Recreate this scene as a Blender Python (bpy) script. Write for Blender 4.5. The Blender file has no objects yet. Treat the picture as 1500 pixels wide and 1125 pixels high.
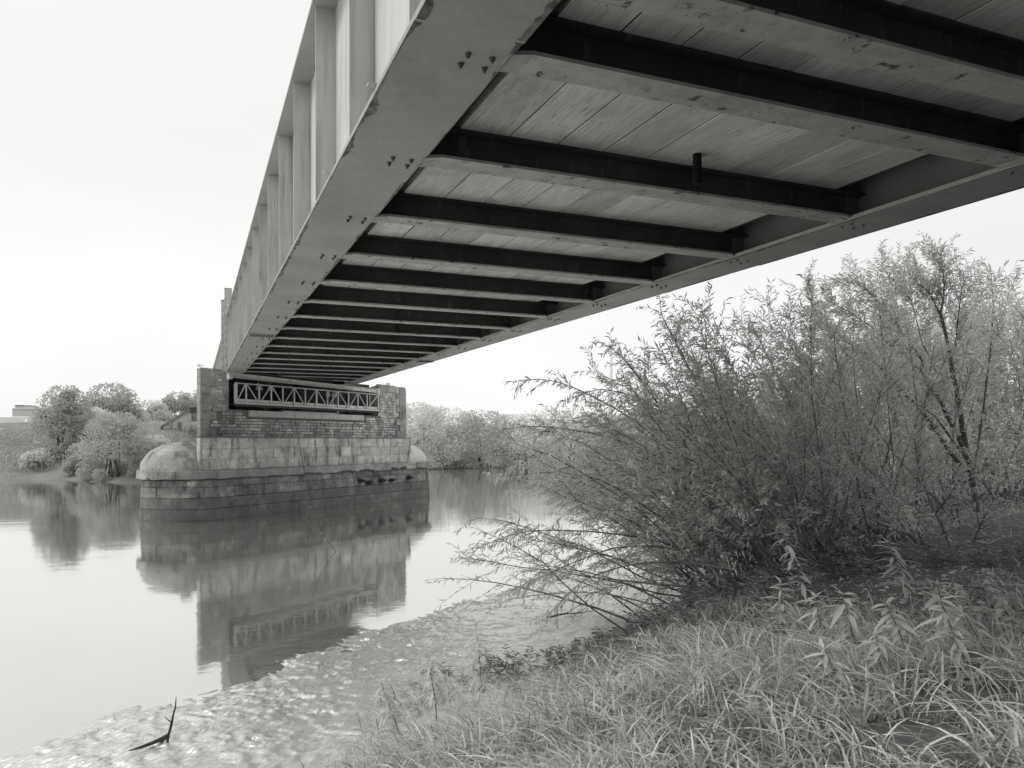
import bpy, math
import numpy as np
rng = np.random.default_rng(7)
R_ = math.radians
# ------------------------------------------------------------------ camera
scene = bpy.context.scene
CAM_Z = 3.85                      # metres above the river
YAW = R_(22.35)                   # camera heading, clockwise from the bridge axis (+Y)
FPX = 1131.0                      # focal length in 1500-px-wide photo pixels
cam_d = bpy.data.cameras.new('camera'); cam = bpy.data.objects.new('camera', cam_d)
scene.collection.objects.link(cam)
cam.location = (0, 0, CAM_Z); cam.rotation_euler = (R_(90), 0, -YAW)
cam_d.sensor_width = 36; cam_d.lens = FPX / 1500 * 36; cam_d.shift_y = 82.5 / 1500
cam_d.clip_start = 0.05; cam_d.clip_end = 4000
scene.camera = cam
# ------------------------------------------------------------------ sky, sun, exposure
SUN_EL, SUN_AZ = R_(48), R_(-68)       # azimuth clockwise from +Y
world = bpy.data.worlds.new('World'); scene.world = world; world.use_nodes = True
nt = world.node_tree; nt.nodes.clear()
def wn(t, **k):
    n = nt.nodes.new(t)
    for a, b in k.items(): setattr(n, a, b)
    return n
sky = wn('ShaderNodeTexSky', sky_type='NISHITA', sun_disc=False, sun_elevation=SUN_EL, sun_rotation=SUN_AZ)
bw = wn('ShaderNodeRGBToBW'); nt.links.new(sky.outputs[0], bw.inputs[0])
tc = wn('ShaderNodeTexCoord'); mp = wn('ShaderNodeMapping'); mp.inputs['Scale'].default_value = (1, 1, 3.2)
nt.links.new(tc.outputs['Generated'], mp.inputs[0])
nz = wn('ShaderNodeTexNoise'); nz.inputs['Scale'].default_value = 1.3; nz.inputs['Detail'].default_value = 5
nt.links.new(mp.outputs[0], nz.inputs['Vector'])
rmp = wn('ShaderNodeValToRGB')
rmp.color_ramp.elements[0].position = 0.3; rmp.color_ramp.elements[0].color = (6.7, 6.7, 6.67, 1)
rmp.color_ramp.elements[1].position = 0.7; rmp.color_ramp.elements[1].color = (7.95, 7.95, 7.91, 1)
nt.links.new(nz.outputs['Fac'], rmp.inputs[0])
mx = wn('ShaderNodeMixRGB'); mx.inputs[0].default_value = 0.93      # a closed cloud sheet in front of the clear sky
nt.links.new(bw.outputs[0], mx.inputs[1]); nt.links.new(rmp.outputs[0], mx.inputs[2])
bg = wn('ShaderNodeBackground'); bg.inputs[1].default_value = 0.105
out = wn('ShaderNodeOutputWorld')
nt.links.new(mx.outputs[0], bg.inputs[0]); nt.links.new(bg.outputs[0], out.inputs[0])
sun_d = bpy.data.lights.new('sun', 'SUN'); sun = bpy.data.objects.new('sun', sun_d); scene.collection.objects.link(sun)
sun_d.energy = 1.5; sun_d.angle = R_(25); sun_d.color = (1, 0.985, 0.96)
sun.rotation_euler = (R_(90) - SUN_EL, 0, math.pi - SUN_AZ)
scene.view_settings.view_transform = 'Standard'; scene.view_settings.look = 'None'
scene.view_settings.exposure = 0.35; scene.view_settings.gamma = 1.0; scene.view_settings.use_curve_mapping = False
cy = scene.cycles
cy.use_denoising = True; cy.max_bounces = 7; cy.diffuse_bounces = 4; cy.glossy_bounces = 3; cy.transmission_bounces = 3
cy.caustics_reflective = True; cy.caustics_refractive = False; cy.sample_clamp_indirect = 3; cy.blur_glossy = 0.5
# ------------------------------------------------------------------ helpers
COL = scene.collection
Fv = np.array([math.sin(YAW), math.cos(YAW), 0]); Rv = np.array([math.cos(YAW), -math.sin(YAW), 0])
def at(x, y, w):
    """photo pixel + depth -> world point"""
    return Fv * w + Rv * ((x - 750) / FPX * w) + np.array([0, 0, CAM_Z + (645 - y) / FPX * w])
def tag(o, label=None, cat=None, group=None, kind=None):
    if label: o['label'] = label
    if cat: o['category'] = cat
    if group: o['group'] = group
    if kind: o['kind'] = kind
    return o
def empty(name, loc=(0, 0, 0), label=None, cat=None, group=None):
    o = bpy.data.objects.new(name, None); COL.objects.link(o); o.location = [float(c) for c in loc]
    o.empty_display_size = 0.3
    return tag(o, label, cat, group)
def link(name, me, mat=None, parent=None, loc=None):
    """objects are built in world coordinates; a child keeps them whatever its parent's place"""
    o = bpy.data.objects.new(name, me); COL.objects.link(o)
    if mat is not None and len(me.materials) == 0: me.materials.append(mat)
    if parent is not None:
        o.parent = parent
        base = np.zeros(3); p = parent
        while p is not None: base += np.array(p.location); p = p.parent
        l = np.zeros(3) if loc is None else np.array(loc, float)
        o.location = [float(c) for c in (l - base)]
    elif loc is not None: o.location = [float(c) for c in loc]
    return o
def mesh_np(name, V, faces, smooth=False):
    """V (n,3); faces: list of (m,k) int arrays"""
    me = bpy.data.meshes.new(name); V = np.ascontiguousarray(V, dtype=np.float32)
    if not isinstance(faces, (list, tuple)): faces = [faces]
    faces = [np.asarray(f, np.int32) for f in faces if len(f)]
    loops = np.concatenate([f.ravel() for f in faces]); tot = np.concatenate([np.full(len(f), f.shape[1], np.int32) for f in faces])
    st = np.concatenate([[0], np.cumsum(tot)[:-1]]).astype(np.int32)
    me.vertices.add(len(V)); me.vertices.foreach_set('co', V.ravel())
    me.loops.add(len(loops)); me.loops.foreach_set('vertex_index', loops)
    me.polygons.add(len(tot)); me.polygons.foreach_set('loop_start', st); me.polygons.foreach_set('loop_total', tot)
    me.polygons.foreach_set('use_smooth', np.full(len(tot), bool(smooth)))
    me.update(calc_edges=True); me.validate()
    return me
class MB:
    """collects verts/faces for one mesh"""
    def __init__(s): s.v = []; s.q = []; s.t = []; s.p = []; s.n = 0
    def add(s, V, quads=None, tris=None, polys=None):
        V = np.asarray(V, float).reshape(-1, 3)
        if quads is not None and len(quads): s.q.append(np.asarray(quads, int) + s.n)
        if tris is not None and len(tris): s.t.append(np.asarray(tris, int) + s.n)
        if polys: s.p += [[i + s.n for i in p] for p in polys]
        s.v.append(V); s.n += len(V); return s
    def hexa(s, P):
        """8 corners: bottom 0-3 ccw, top 4-7"""
        return s.add(P, quads=[[3, 2, 1, 0], [4, 5, 6, 7], [0, 1, 5, 4], [1, 2, 6, 5], [2, 3, 7, 6], [3, 0, 4, 7]])
    def box(s, x0, x1, y0, y1, z0, z1, fn=None):
        P = np.array([[x0, y0, z0], [x1, y0, z0], [x1, y1, z0], [x0, y1, z0], [x0, y0, z1], [x1, y0, z1], [x1, y1, z1], [x0, y1, z1]], float)
        if fn: P = np.array([fn(p) for p in P])
        return s.hexa(P)
    def bar(s, a, b, w, h, up=(0, 0, 1)):
        a = np.array(a, float); b = np.array(b, float); d = b - a; d /= np.linalg.norm(d)
        sd = np.cross(d, np.array(up, float)); sd /= np.linalg.norm(sd); u = np.cross(sd, d)
        P = []
        for c in (a, b): P += [c - sd * w / 2 - u * h / 2, c + sd * w / 2 - u * h / 2, c + sd * w / 2 + u * h / 2, c - sd * w / 2 + u * h / 2]
        return s.hexa(P)
    def tube(s, pts, rad, n=6, cap=True):
        pts = np.asarray(pts, float); m = len(pts); rad = np.broadcast_to(rad, (m,))
        tan = np.gradient(pts, axis=0); tan /= np.linalg.norm(tan, axis=1)[:, None] + 1e-9
        ref = np.array([0.31, 0.17, 0.93]) if abs(tan[0] @ np.array([0.31, 0.17, 0.93])) < 0.9 else np.array([1., 0, 0])
        u = np.cross(tan, ref); u /= np.linalg.norm(u, axis=1)[:, None]; v = np.cross(tan, u)
        an = np.arange(n) / n * 2 * math.pi
        V = pts[:, None, :] + rad[:, None, None] * (np.cos(an)[None, :, None] * u[:, None, :] + np.sin(an)[None, :, None] * v[:, None, :])
        i = np.arange(m - 1)[:, None] * n; j = np.arange(n)[None, :]; k = (np.arange(n) + 1)[None, :] % n
        Q = np.stack([i + j, i + k, i + n + k, i + n + j], -1).reshape(-1, 4)
        return s.add(V.reshape(-1, 3), quads=Q, polys=[list(range(n))[::-1], [(m - 1) * n + c for c in range(n)]] if cap else None)
    def build(s, name, mat, parent=None, smooth=False, origin=None):
        V = np.concatenate(s.v); F = []
        if s.q: F.append(np.concatenate(s.q))
        if s.t: F.append(np.concatenate(s.t))
        by = {}
        for p in s.p: by.setdefault(len(p), []).append(p)
        F += [np.array(x) for x in by.values()]
        if origin is not None: V = V - np.array(origin, float)
        return link(name, mesh_np(name, V, F, smooth), mat, parent, origin)
def _h(i, j, s):
    n = (i * 374761393 + j * 668265263 + s * 974634777) & 0xffffffff
    n = ((n ^ (n >> 13)) * 1274126177) & 0xffffffff
    return ((n ^ (n >> 16)) & 0xffff) / 65535.0
def vnoise(x, y, s=0):
    x = np.asarray(x, float); y = np.asarray(y, float)
    i = np.floor(x).astype(np.int64); j = np.floor(y).astype(np.int64); fx = x - i; fy = y - j
    fx = fx * fx * fx * (fx * (fx * 6 - 15) + 10); fy = fy * fy * fy * (fy * (fy * 6 - 15) + 10)
    a = _h(i, j, s); b = _h(i + 1, j, s); c = _h(i, j + 1, s); d = _h(i + 1, j + 1, s)
    return (a + (b - a) * fx) * (1 - fy) + (c + (d - c) * fx) * fy
def fbm(x, y, s=0, o=4):
    t = 0; a = 0.5; n = 0
    for k in range(o): t = t + a * vnoise(x * 2 ** k, y * 2 ** k, s + k * 17); n += a; a *= 0.5
    return t / n
# ------------------------------------------------------------------ materials (the photograph is black and white: all greys)
WARM = (1.0, 0.995, 0.975)
def G(v): return (v * WARM[0], v * WARM[1], v * WARM[2], 1)
class Mat:
    def __init__(s, name, rough=0.8, spec=0.3):
        s.m = bpy.data.materials.new(name); s.m.use_nodes = True; s.t = s.m.node_tree; s.b = s.t.nodes['Principled BSDF']
        s.b.inputs['Roughness'].default_value = rough; s.b.inputs['Specular IOR Level'].default_value = spec
        s.tc = s.t.nodes.new('ShaderNodeTexCoord'); s.geo = None; s.c = None
    def N(s, t, **k):
        n = s.t.nodes.new(t)
        for a, b in k.items():
            if a in n.inputs.keys(): n.inputs[a].default_value = b
            else: setattr(n, a, b)
        return n
    def L(s, a, b): s.t.links.new(a, b)
    def pos(s, scale=(1, 1, 1), rot=(0, 0, 0), src='pos'):
        if src == 'pos':
            if s.geo is None: s.geo = s.N('ShaderNodeNewGeometry')
            o = s.geo.outputs['Position']
        else: o = s.tc.outputs['Object']
        mpn = s.N('ShaderNodeMapping'); mpn.inputs['Scale'].default_value = scale; mpn.inputs['Rotation'].default_value = rot
        s.L(o, mpn.inputs[0]); return mpn.outputs[0]
    def noise(s, scale, lo=0.35, hi=0.65, stretch=(1, 1, 1), rot=(0, 0, 0), detail=5, rough=0.6, src='pos'):
        n = s.N('ShaderNodeTexNoise', Scale=scale, Detail=detail, Roughness=rough); s.L(s.pos(stretch, rot, src), n.inputs['Vector'])
        r = s.N('ShaderNodeMapRange'); r.inputs[1].default_value = lo; r.inputs[2].default_value = hi; s.L(n.outputs['Fac'], r.inputs[0])
        return r.outputs[0]
    def mix(s, fac, a, b):
        n = s.N('ShaderNodeMixRGB')
        for i, v in ((0, fac), (1, a), (2, b)):
            if hasattr(v, 'is_linked'): s.L(v, n.inputs[i])
            elif i == 0: n.inputs[0].default_value = v
            else: n.inputs[i].default_value = G(v) if isinstance(v, (int, float)) else v
        return n.outputs[0]
    def math(s, op, a, b=0.0):
        n = s.N('ShaderNodeMath', operation=op)
        for i, v in ((0, a), (1, b)):
            if hasattr(v, 'is_linked'): s.L(v, n.inputs[i])
            else: n.inputs[i].default_value = v
        return n.outputs[0]
    def color(s, c):
        if hasattr(c, 'is_linked'): s.L(c, s.b.inputs['Base Color'])
        else: s.b.inputs['Base Color'].default_value = G(c)
        return s
    def bump(s, h, dist=0.01, strength=1.0):
        n = s.N('ShaderNodeBump'); n.inputs['Distance'].default_value = dist; n.inputs['Strength'].default_value = strength
        s.L(h, n.inputs['Height']); s.L(n.outputs[0], s.b.inputs['Normal']); return s
    def per_object(s, c, amt):
        """value jitter from one piece to the next"""
        oi = s.N('ShaderNodeObjectInfo'); r = s.N('ShaderNodeMapRange'); r.inputs[3].default_value = 1 - amt; r.inputs[4].default_value = 1 + amt
        s.L(oi.outputs['Random'], r.inputs[0])
        n = s.N('ShaderNodeMixRGB', blend_type='MULTIPLY'); n.inputs[0].default_value = 1; s.L(c, n.inputs[1])
        s.L(r.outputs[0], n.inputs[2]); return n.outputs[0]
# paint of the girders' outer webs: light grey with rain streaks
m = Mat('weathered_light_paint', 0.55, 0.3)
c = m.mix(m.noise(0.7, 0.3, 0.7), 0.42, 0.54)
c = m.mix(m.math('MULTIPLY', m.noise(9, 0.5, 0.72, (1, 1, 0.04)), 0.65), c, 0.2)
c = m.mix(m.math('MULTIPLY', m.math('MULTIPLY', m.noise(40, 0.46, 0.66, (1, 1, 0.05)), m.noise(1.6, 0.51, 0.66, (1, 1, 0.3))), .6), c, 0.12)
m.color(c).bump(m.noise(30, 0.3, 0.7), 0.002); M_PAINT = m.m
# paint of flange undersides: darker grey than the webs, scuffed, rust spots
m = Mat('scuffed_flange_paint', 0.6, 0.3)
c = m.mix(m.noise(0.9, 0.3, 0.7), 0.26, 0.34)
c = m.mix(m.math('MULTIPLY', m.noise(6, 0.54, 0.68, detail=8), 0.25), c, 0.4)
c = m.mix(m.noise(3.1, 0.69, 0.70, detail=9, rough=0.65), c, 0.09)
m.color(c).bump(m.noise(14, 0.3, 0.7), 0.003); M_FLANGE = m.m
# flaking paint on the cross beams' bottom flanges
m = Mat('flaking_beam_paint', 0.7, 0.25)
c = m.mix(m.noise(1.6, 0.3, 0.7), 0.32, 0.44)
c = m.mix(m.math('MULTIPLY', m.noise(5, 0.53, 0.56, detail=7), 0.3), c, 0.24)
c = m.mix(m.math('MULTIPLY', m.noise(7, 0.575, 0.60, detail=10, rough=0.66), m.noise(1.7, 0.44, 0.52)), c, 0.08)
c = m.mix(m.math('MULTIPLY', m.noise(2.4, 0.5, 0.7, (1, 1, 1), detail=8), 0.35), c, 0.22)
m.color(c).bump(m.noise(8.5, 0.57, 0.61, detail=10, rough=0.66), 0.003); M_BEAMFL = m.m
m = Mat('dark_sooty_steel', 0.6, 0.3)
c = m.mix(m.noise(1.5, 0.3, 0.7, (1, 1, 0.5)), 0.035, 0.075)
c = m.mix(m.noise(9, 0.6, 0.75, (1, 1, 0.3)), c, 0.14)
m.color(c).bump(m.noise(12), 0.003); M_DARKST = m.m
m = Mat('darker_inner_grey', 0.6, 0.3); m.color(m.mix(m.noise(0.8, 0.3, 0.7), 0.12, 0.18)); M_INNER = m.m  # inner girder faces, a darker grey than the outer webs
m = Mat('black_bitumen', 0.9, 0.1); m.color(0.015); M_BLACK = m.m
m = Mat('rusty_edge', 0.85, 0.2)
m.color(m.mix(m.noise(7, 0.4, 0.6, detail=8), 0.08, 0.22)).bump(m.noise(20), 0.006); M_RUST = m.m
m = Mat('bolt_steel', 0.6, 0.4); m.color(0.1); M_BOLT = m.m
# board-marked concrete of the deck soffit
m = Mat('board_marked_concrete', 0.85, 0.2)
c = m.mix(m.noise(0.8, 0.3, 0.7), 0.52, 0.66)
c = m.mix(m.math('MULTIPLY', m.noise(26, 0.5, 0.72, (1, 0.12, 1)), 0.32), c, 0.24)
c = m.mix(m.math('MULTIPLY', m.noise(3.5, 0.5, 0.7, (1, 0.35, 1)), 0.45), c, 0.3)
c = m.mix(m.math('MULTIPLY', m.noise(40, 0.60, 0.7, (1, 0.12, 1)), m.noise(1.7, 0.42, 0.6)), c, 0.11)
c = m.mix(m.math('MULTIPLY', m.noise(75, 0.5, 0.66, (1, 0.02, 1), detail=3), 0.4), c, 0.2)
c = m.per_object(c, 0.17)
m.color(c).bump(m.noise(30, 0.3, 0.7, (1, 0.08, 1)), 0.004); M_SOFFIT = m.m
m = Mat('pale_concrete', 0.85, 0.2)
c = m.mix(m.noise(2, 0.3, 0.7), 0.4, 0.55); c = m.mix(m.math('MULTIPLY', m.noise(8, 0.55, 0.75, (1, 1, 0.2)), 0.7), c, 0.15)
m.color(c).bump(m.noise(30), 0.004); M_CONC = m.m
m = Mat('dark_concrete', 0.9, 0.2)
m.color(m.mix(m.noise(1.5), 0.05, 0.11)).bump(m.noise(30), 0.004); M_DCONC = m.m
def stone(name, lo, hi, stain, jit, algae=None):
    m = Mat(name, 0.85, 0.25)
    c = m.mix(m.noise(1.1, 0.3, 0.7), lo, hi)
    c = m.mix(m.math('MULTIPLY', m.noise(0.9, 0.52, 0.62, (1, 1, 1.6), detail=9, rough=.7), 0.6), c, hi * 1.5)
    c = m.mix(m.math('MULTIPLY', m.noise(7, 0.5, 0.7, detail=9), 0.6), c, hi * 1.35)
    c = m.mix(m.math('MULTIPLY', m.noise(2.2, 0.5, 0.68, (1, 1, 0.35), detail=8), stain), c, 0.05)
    c = m.per_object(c, jit)
    m.color(c).bump(m.noise(14, 0.2, 0.8, detail=8), 0.02); return m.m
M_BASE = stone('dark_tidal_sandstone', 0.10, 0.15, 0.45, 0.07)
M_LEDGE = stone('ledge_sandstone', 0.20, 0.30, 0.35, 0.16)
M_MOSSY = stone('mottled_mossy_sandstone', 0.10, 0.26, 0.9, 0.2)
M_ASHLAR = stone('ashlar_sandstone', 0.38, 0.50, 0.9, 0.16)
M_QUOIN = stone('quoin_sandstone', 0.20, 0.33, 0.45, 0.15)
M_DOME2 = stone('pale_dome_stone', 0.46, 0.6, 0.4, 0.1)
M_DOME = stone('rendered_dome_stone', 0.27, 0.38, 0.6, 0.1)
m = Mat('rubble_sandstone', 0.9, 0.2)
att = m.N('ShaderNodeAttribute', attribute_name='tone')
c = m.mix(att.outputs['Fac'], 0.24, 0.72); c = m.mix(m.math('MULTIPLY', m.noise(1.2, 0.45, 0.7, (1, 1, 0.4)), 0.7), c, 0.08)
m.color(c).bump(m.noise(20, 0.2, 0.8), 0.015); M_RUBBLE = m.m
m = Mat('mortar', 0.95, 0.1); m.color(m.mix(m.noise(5), 0.13, 0.2)); M_MORTAR = m.m
m = Mat('galvanised_steel', 0.45, 0.4); m.color(m.mix(m.noise(5), 0.5, 0.68)); M_GALV = m.m
def leafmat(name, lo, hi, trans=0.4, scale=0.8):
    m = Mat(name, 0.6, 0.25)
    g = m.N('ShaderNodeNewGeometry')
    c = m.mix(g.outputs['Random Per Island'], lo, hi); c = m.mix(m.math('MULTIPLY', m.noise(scale, 0.4, 0.65), 0.5), c, (lo + hi) * 0.6)
    m.color(c)
    tr = m.N('ShaderNodeBsdfTranslucent'); m.L(c, tr.inputs[0])
    ms = m.N('ShaderNodeMixShader'); ms.inputs[0].default_value = trans
    o = m.t.nodes['Material Output']; m.L(m.b.outputs[0], ms.inputs[1]); m.L(tr.outputs[0], ms.inputs[2]); m.L(ms.outputs[0], o.inputs[0])
    return m.m
M_WILLOW = leafmat('willow_leaf', 0.42, 0.78)
M_WILLOW2 = leafmat('pale_willow_leaf', 0.44, 0.70)
M_GRASS = leafmat('bank_grass_blade', 0.14, 0.92)
M_BALSAM = leafmat('balsam_leaf', 0.40, 0.68)
M_FAR1 = leafmat('far_shrub_leaf', 0.56, 0.84, scale=0.25)
M_FAR2 = leafmat('far_tree_leaf', 0.38, 0.62, scale=0.25)
M_WEED = leafmat('shade_darkened_weed_leaf', 0.10, 0.40, 0.3)  # leaf grey lowered to carry the shade of the right bank
M_MOSS = leafmat('dark_moss', 0.03, 0.08, 0.1)
M_FARG = leafmat('far_grass_blade', 0.35, 0.62, scale=0.2)
m = Mat('willow_bark', 0.85, 0.2); m.color(m.mix(m.noise(12, 0.35, 0.65), 0.055, 0.13)).bump(m.noise(40), 0.004); M_BARK = m.m
m = Mat('twig_bark', 0.8, 0.2); m.color(m.mix(m.noise(6, 0.35, 0.65), 0.10, 0.26)); M_TWIG = m.m
m = Mat('deadwood', 0.85, 0.2); m.color(m.mix(m.noise(9, 0.35, 0.65), 0.05, 0.12)).bump(m.noise(30), 0.01); M_DEAD = m.m
m = Mat('pale_deadwood', 0.85, 0.2); m.color(m.mix(m.noise(3, 0.35, 0.65), 0.3, 0.5)); M_PDEAD = m.m
# ground
m = Mat('river_mud_and_soil', 0.5, 0.5)
wet = m.N('ShaderNodeSeparateXYZ'); g = m.N('ShaderNodeNewGeometry'); m.L(g.outputs['Position'], wet.inputs[0])
hr = m.N('ShaderNodeMapRange'); hr.inputs[1].default_value = 0.35; hr.inputs[2].default_value = 0.9; m.L(wet.outputs['Z'], hr.inputs[0])
mud = m.mix(m.noise(1.5, 0.3, 0.7), 0.40, 0.54); mud = m.mix(m.math('MULTIPLY', m.noise(14, 0.5, 0.7), 0.4), mud, 0.28)
soil = m.mix(m.noise(3, 0.3, 0.7), 0.06, 0.13); soil = m.mix(m.noise(25, 0.55, 0.7), soil, 0.18)
m.color(m.mix(hr.outputs[0], mud, soil))
rr = m.N('ShaderNodeMapRange'); rr.inputs[1].default_value = 0.15; rr.inputs[2].default_value = 0.6; rr.inputs[3].default_value = 0.22; rr.inputs[4].default_value = 0.85
m.L(wet.outputs['Z'], rr.inputs[0]); m.L(rr.outputs[0], m.b.inputs['Roughness'])
m.bump(m.noise(18, 0.2, 0.8, detail=8), 0.012)
fb_ = m.N('ShaderNodeBump'); fb_.inputs['Distance'].default_value = 0.008
wvt = m.N('ShaderNodeTexWave', Scale=2.6, Distortion=7.0, Detail=3.0); wvt.inputs['Detail Scale'].default_value = 1.6; m.L(m.pos((1, 1, 1), (0, 0, .95)), wvt.inputs['Vector'])
m.L(m.math('ADD', wvt.outputs['Fac'], m.math('MULTIPLY', m.noise(30, .2, .8, detail=6), .8)), fb_.inputs['Height'])
wg = m.N('ShaderNodeBsdfGlossy'); wg.inputs['Roughness'].default_value = 0.27; wg.inputs['Color'].default_value = G(.95); m.L(fb_.outputs[0], wg.inputs['Normal'])
wf = m.N('ShaderNodeMapRange'); wf.inputs[1].default_value = 0.12; wf.inputs[2].default_value = 0.5; wf.inputs[3].default_value = 0.58; wf.inputs[4].default_value = 0.0; m.L(wet.outputs['Z'], wf.inputs[0])
wms = m.N('ShaderNodeMixShader'); m.L(wf.outputs[0], wms.inputs[0]); m.L(m.b.outputs[0], wms.inputs[1]); m.L(wg.outputs[0], wms.inputs[2])
m.L(wms.outputs[0], m.t.nodes['Material Output'].inputs[0]); M_GROUND = m.m
m = Mat('far_bank_earth', 0.8, 0.2)
m.color(m.mix(m.noise(0.4, 0.3, 0.7), 0.2, 0.3)).bump(m.noise(3), 0.1); M_FARB = m.m
# water: silty, mirror-like at these low angles
m = Mat('silty_river_water', 0.3, 0.5)
wv = m.noise(1.4, 0, 1, (1, 1, 1), detail=3); w2 = m.noise(0.22, 0, 1, detail=2)
bm = m.N('ShaderNodeBump'); bm.inputs['Distance'].default_value = 0.0032; bm.inputs['Strength'].default_value = 1
m.L(m.math('ADD', wv, m.math('MULTIPLY', w2, 3.0)), bm.inputs['Height'])
gl = m.N('ShaderNodeBsdfGlossy'); gl.inputs['Roughness'].default_value = 0.055; gl.inputs['Color'].default_value = G(0.91); m.L(bm.outputs[0], gl.inputs['Normal'])
df = m.N('ShaderNodeBsdfDiffuse'); df.inputs['Color'].default_value = G(0.34)
fr = m.N('ShaderNodeFresnel'); fr.inputs['IOR'].default_value = 1.9
mr = m.N('ShaderNodeMapRange'); mr.inputs[1].default_value = 0.1; mr.inputs[2].default_value = 0.6; mr.inputs[3].default_value = 0.62; mr.inputs[4].default_value = 0.92
m.L(fr.outputs[0], mr.inputs[0])
ms = m.N('ShaderNodeMixShader'); m.L(mr.outputs[0], ms.inputs[0]); m.L(df.outputs[0], ms.inputs[1]); m.L(gl.outputs[0], ms.inputs[2])
m.L(ms.outputs[0], m.t.nodes['Material Output'].inputs[0]); M_WATER = m.m
m = Mat('white_cladding_and_haze', 0.6, 0.3); m.color(m.mix(m.noise(0.3), 0.74, 0.8)); M_WHITE = m.m
m = Mat('pale_grey_cladding', 0.6, 0.3); m.color(m.mix(m.noise(0.3), 0.55, 0.6)); M_PGREY = m.m
# ------------------------------------------------------------------ terrain
def sdist(P, line):
    """signed distance to a polyline, positive to its left"""
    P = np.asarray(P, float); best = np.full(len(P), 1e9); sg = np.ones(len(P))
    for a, b in zip(line[:-1], line[1:]):
        a = np.array(a, float); b = np.array(b, float); d = b - a; L2 = d @ d
        u = np.clip(((P - a) @ d) / L2, 0, 1); q = a + u[:, None] * d; r = np.linalg.norm(P - q, axis=1)
        cr = d[0] * (P[:, 1] - a[1]) - d[1] * (P[:, 0] - a[0])
        k = r < best; best[k] = r[k]; sg[k] = np.sign(cr[k])
    return best * sg
NEAR = [(-330, -255), (-40, -20.5), (-2.17, 10.97), (0.45, 12.97), (5.16, 17.0), (10.06, 19.9), (40, 43), (400, 340)]
FAR = [(-400, 290), (-120, 128), (-40, 97), (-16, 88), (-11, 85.5), (-7, 79.5), (-4, 78.5), (3, 83), (15, 92), (32, 101.5), (48, 105), (74, 117), (120, 150), (400, 360)]
NPX = np.array([-3, -1.5, 0, 1.5, 3.2, 4.6, 5.2, 5.9, 7, 8.5, 10.5, 14, 25, 60, 400]); NPZ = np.array([-.5, -.18, 0.01, .13, .27, .42, .55, .95, 1.45, 1.95, 2.3, 2.65, 3.2, 4, 5])
def near_h(x, y, fine=True):
    sh = np.shape(x); x = np.ravel(x).astype(float); y = np.ravel(y).astype(float)
    d = -sdist(np.stack([x, y], 1), NEAR)
    dd = d + (fbm(x * 0.35, y * 0.35, 3) - 0.5) * 1.3 * np.clip(np.abs(d) / 3, 0.15, 1)
    z = np.interp(dd, NPX, NPZ)
    z += (fbm(x * 0.8, y * 0.8, 9) - 0.5) * 0.28 * np.clip((d - 4) / 3, 0, 1)
    if fine:
        wgt = np.clip((6.0 - d) / 1.5, 0, 1) * np.clip((d + 3) / 1.5, 0, 1)
        wx = x + (fbm(x * 1.2, y * 1.2, 21) - 0.5) * 1.1; wy = y + (fbm(x * 1.2, y * 1.2, 33) - 0.5) * 1.1
        # wash ripples running along the shore, with scoops cut behind them
        u = (wx * 0.63 - wy * 0.776); v = (wx * 0.776 + wy * 0.63)
        lump = fbm(u * 5.5, v * 7.0, 5, 3); rip = 1 - np.abs(2 * fbm(u * 8.5, v * 4.6, 41, 2) - 1)
        z += wgt * ((fbm(u * .9, v * .9, 6, 2) - .5) * .10 + (lump - 0.5) * 0.062 + (rip ** 2 - 0.55) * 0.018 + (np.abs(np.sin((u * .8 + v * .55) * 17 + 2.2 * fbm(u * 1.3, v * 1.3, 43, 3) * 6.28)) - .6) * .022 * np.clip(1.6 * fbm(u * .8, v * .8, 49, 2) - .25, .15, 1))
    return z.reshape(sh)
def far_h(x, y):
    sh = np.shape(x); x = np.ravel(x).astype(float); y = np.ravel(y).astype(float)
    d = sdist(np.stack([x, y], 1), FAR)
    z = np.interp(d + (fbm(x * 0.12, y * 0.12, 5) - 0.5) * 3.0, [-6, -1, 0, 2.5, 3.4, 6, 9, 12, 16, 24, 60, 1200], [-1, -.2, 0, .5, 1.15, 2.3, 4.4, 5.7, 5.95, 5.2, 3.4, 3.4])
    z += (fbm(x * 0.5, y * 0.5, 8) - 0.5) * 0.5 * np.clip((d - 3) / 3, 0, 1)
    return z.reshape(sh)
def axis(segs):
    o = []
    for a, b, st in segs: o.append(np.arange(a, b, st))
    o.append([segs[-1][1]]); return np.concatenate(o)
def grid_mesh(name, X, Y, Z, mat, smooth=True):
    h, w = X.shape; V = np.stack([X, Y, Z], -1).reshape(-1, 3)
    i = np.arange(h - 1)[:, None] * w + np.arange(w - 1)[None, :]
    Q = np.stack([i, i + 1, i + w + 1, i + w], -1).reshape(-1, 4)
    return link(name, mesh_np(name, V, Q, smooth), mat)
# near bank: a grid in (along-shore, inland) coordinates; fine where the mud is in view
AS = np.array([0.776, 0.63]); AT = np.array([0.63, -0.776])        # along shore, inland
O0 = np.array([0.45, 12.97])
sa = axis([(-300, -40, 20), (-40, -9, 2), (-9, 16, 0.036), (16, 40, 0.4), (40, 300, 20)])
ta = axis([(-14, -3.0, 1.0), (-3.0, 6.0, 0.036), (6, 16, 0.15), (16, 40, 1.5), (40, 420, 20)])
S, T = np.meshgrid(sa, ta)
X = O0[0] + S * AS[0] + T * AT[0]; Y = O0[1] + S * AS[1] + T * AT[1]
tag(grid_mesh('near_bank', X, Y, near_h(X, Y), M_GROUND), 'muddy river bank sloping from the grass down to the water', None, kind='structure')
sa = axis([(-300, -60, 15), (-60, 140, 1.2), (140, 500, 18)]); ta = axis([(-60, -8, 4), (-8, 30, 0.9), (30, 80, 4), (80, 1200, 60)])
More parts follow.
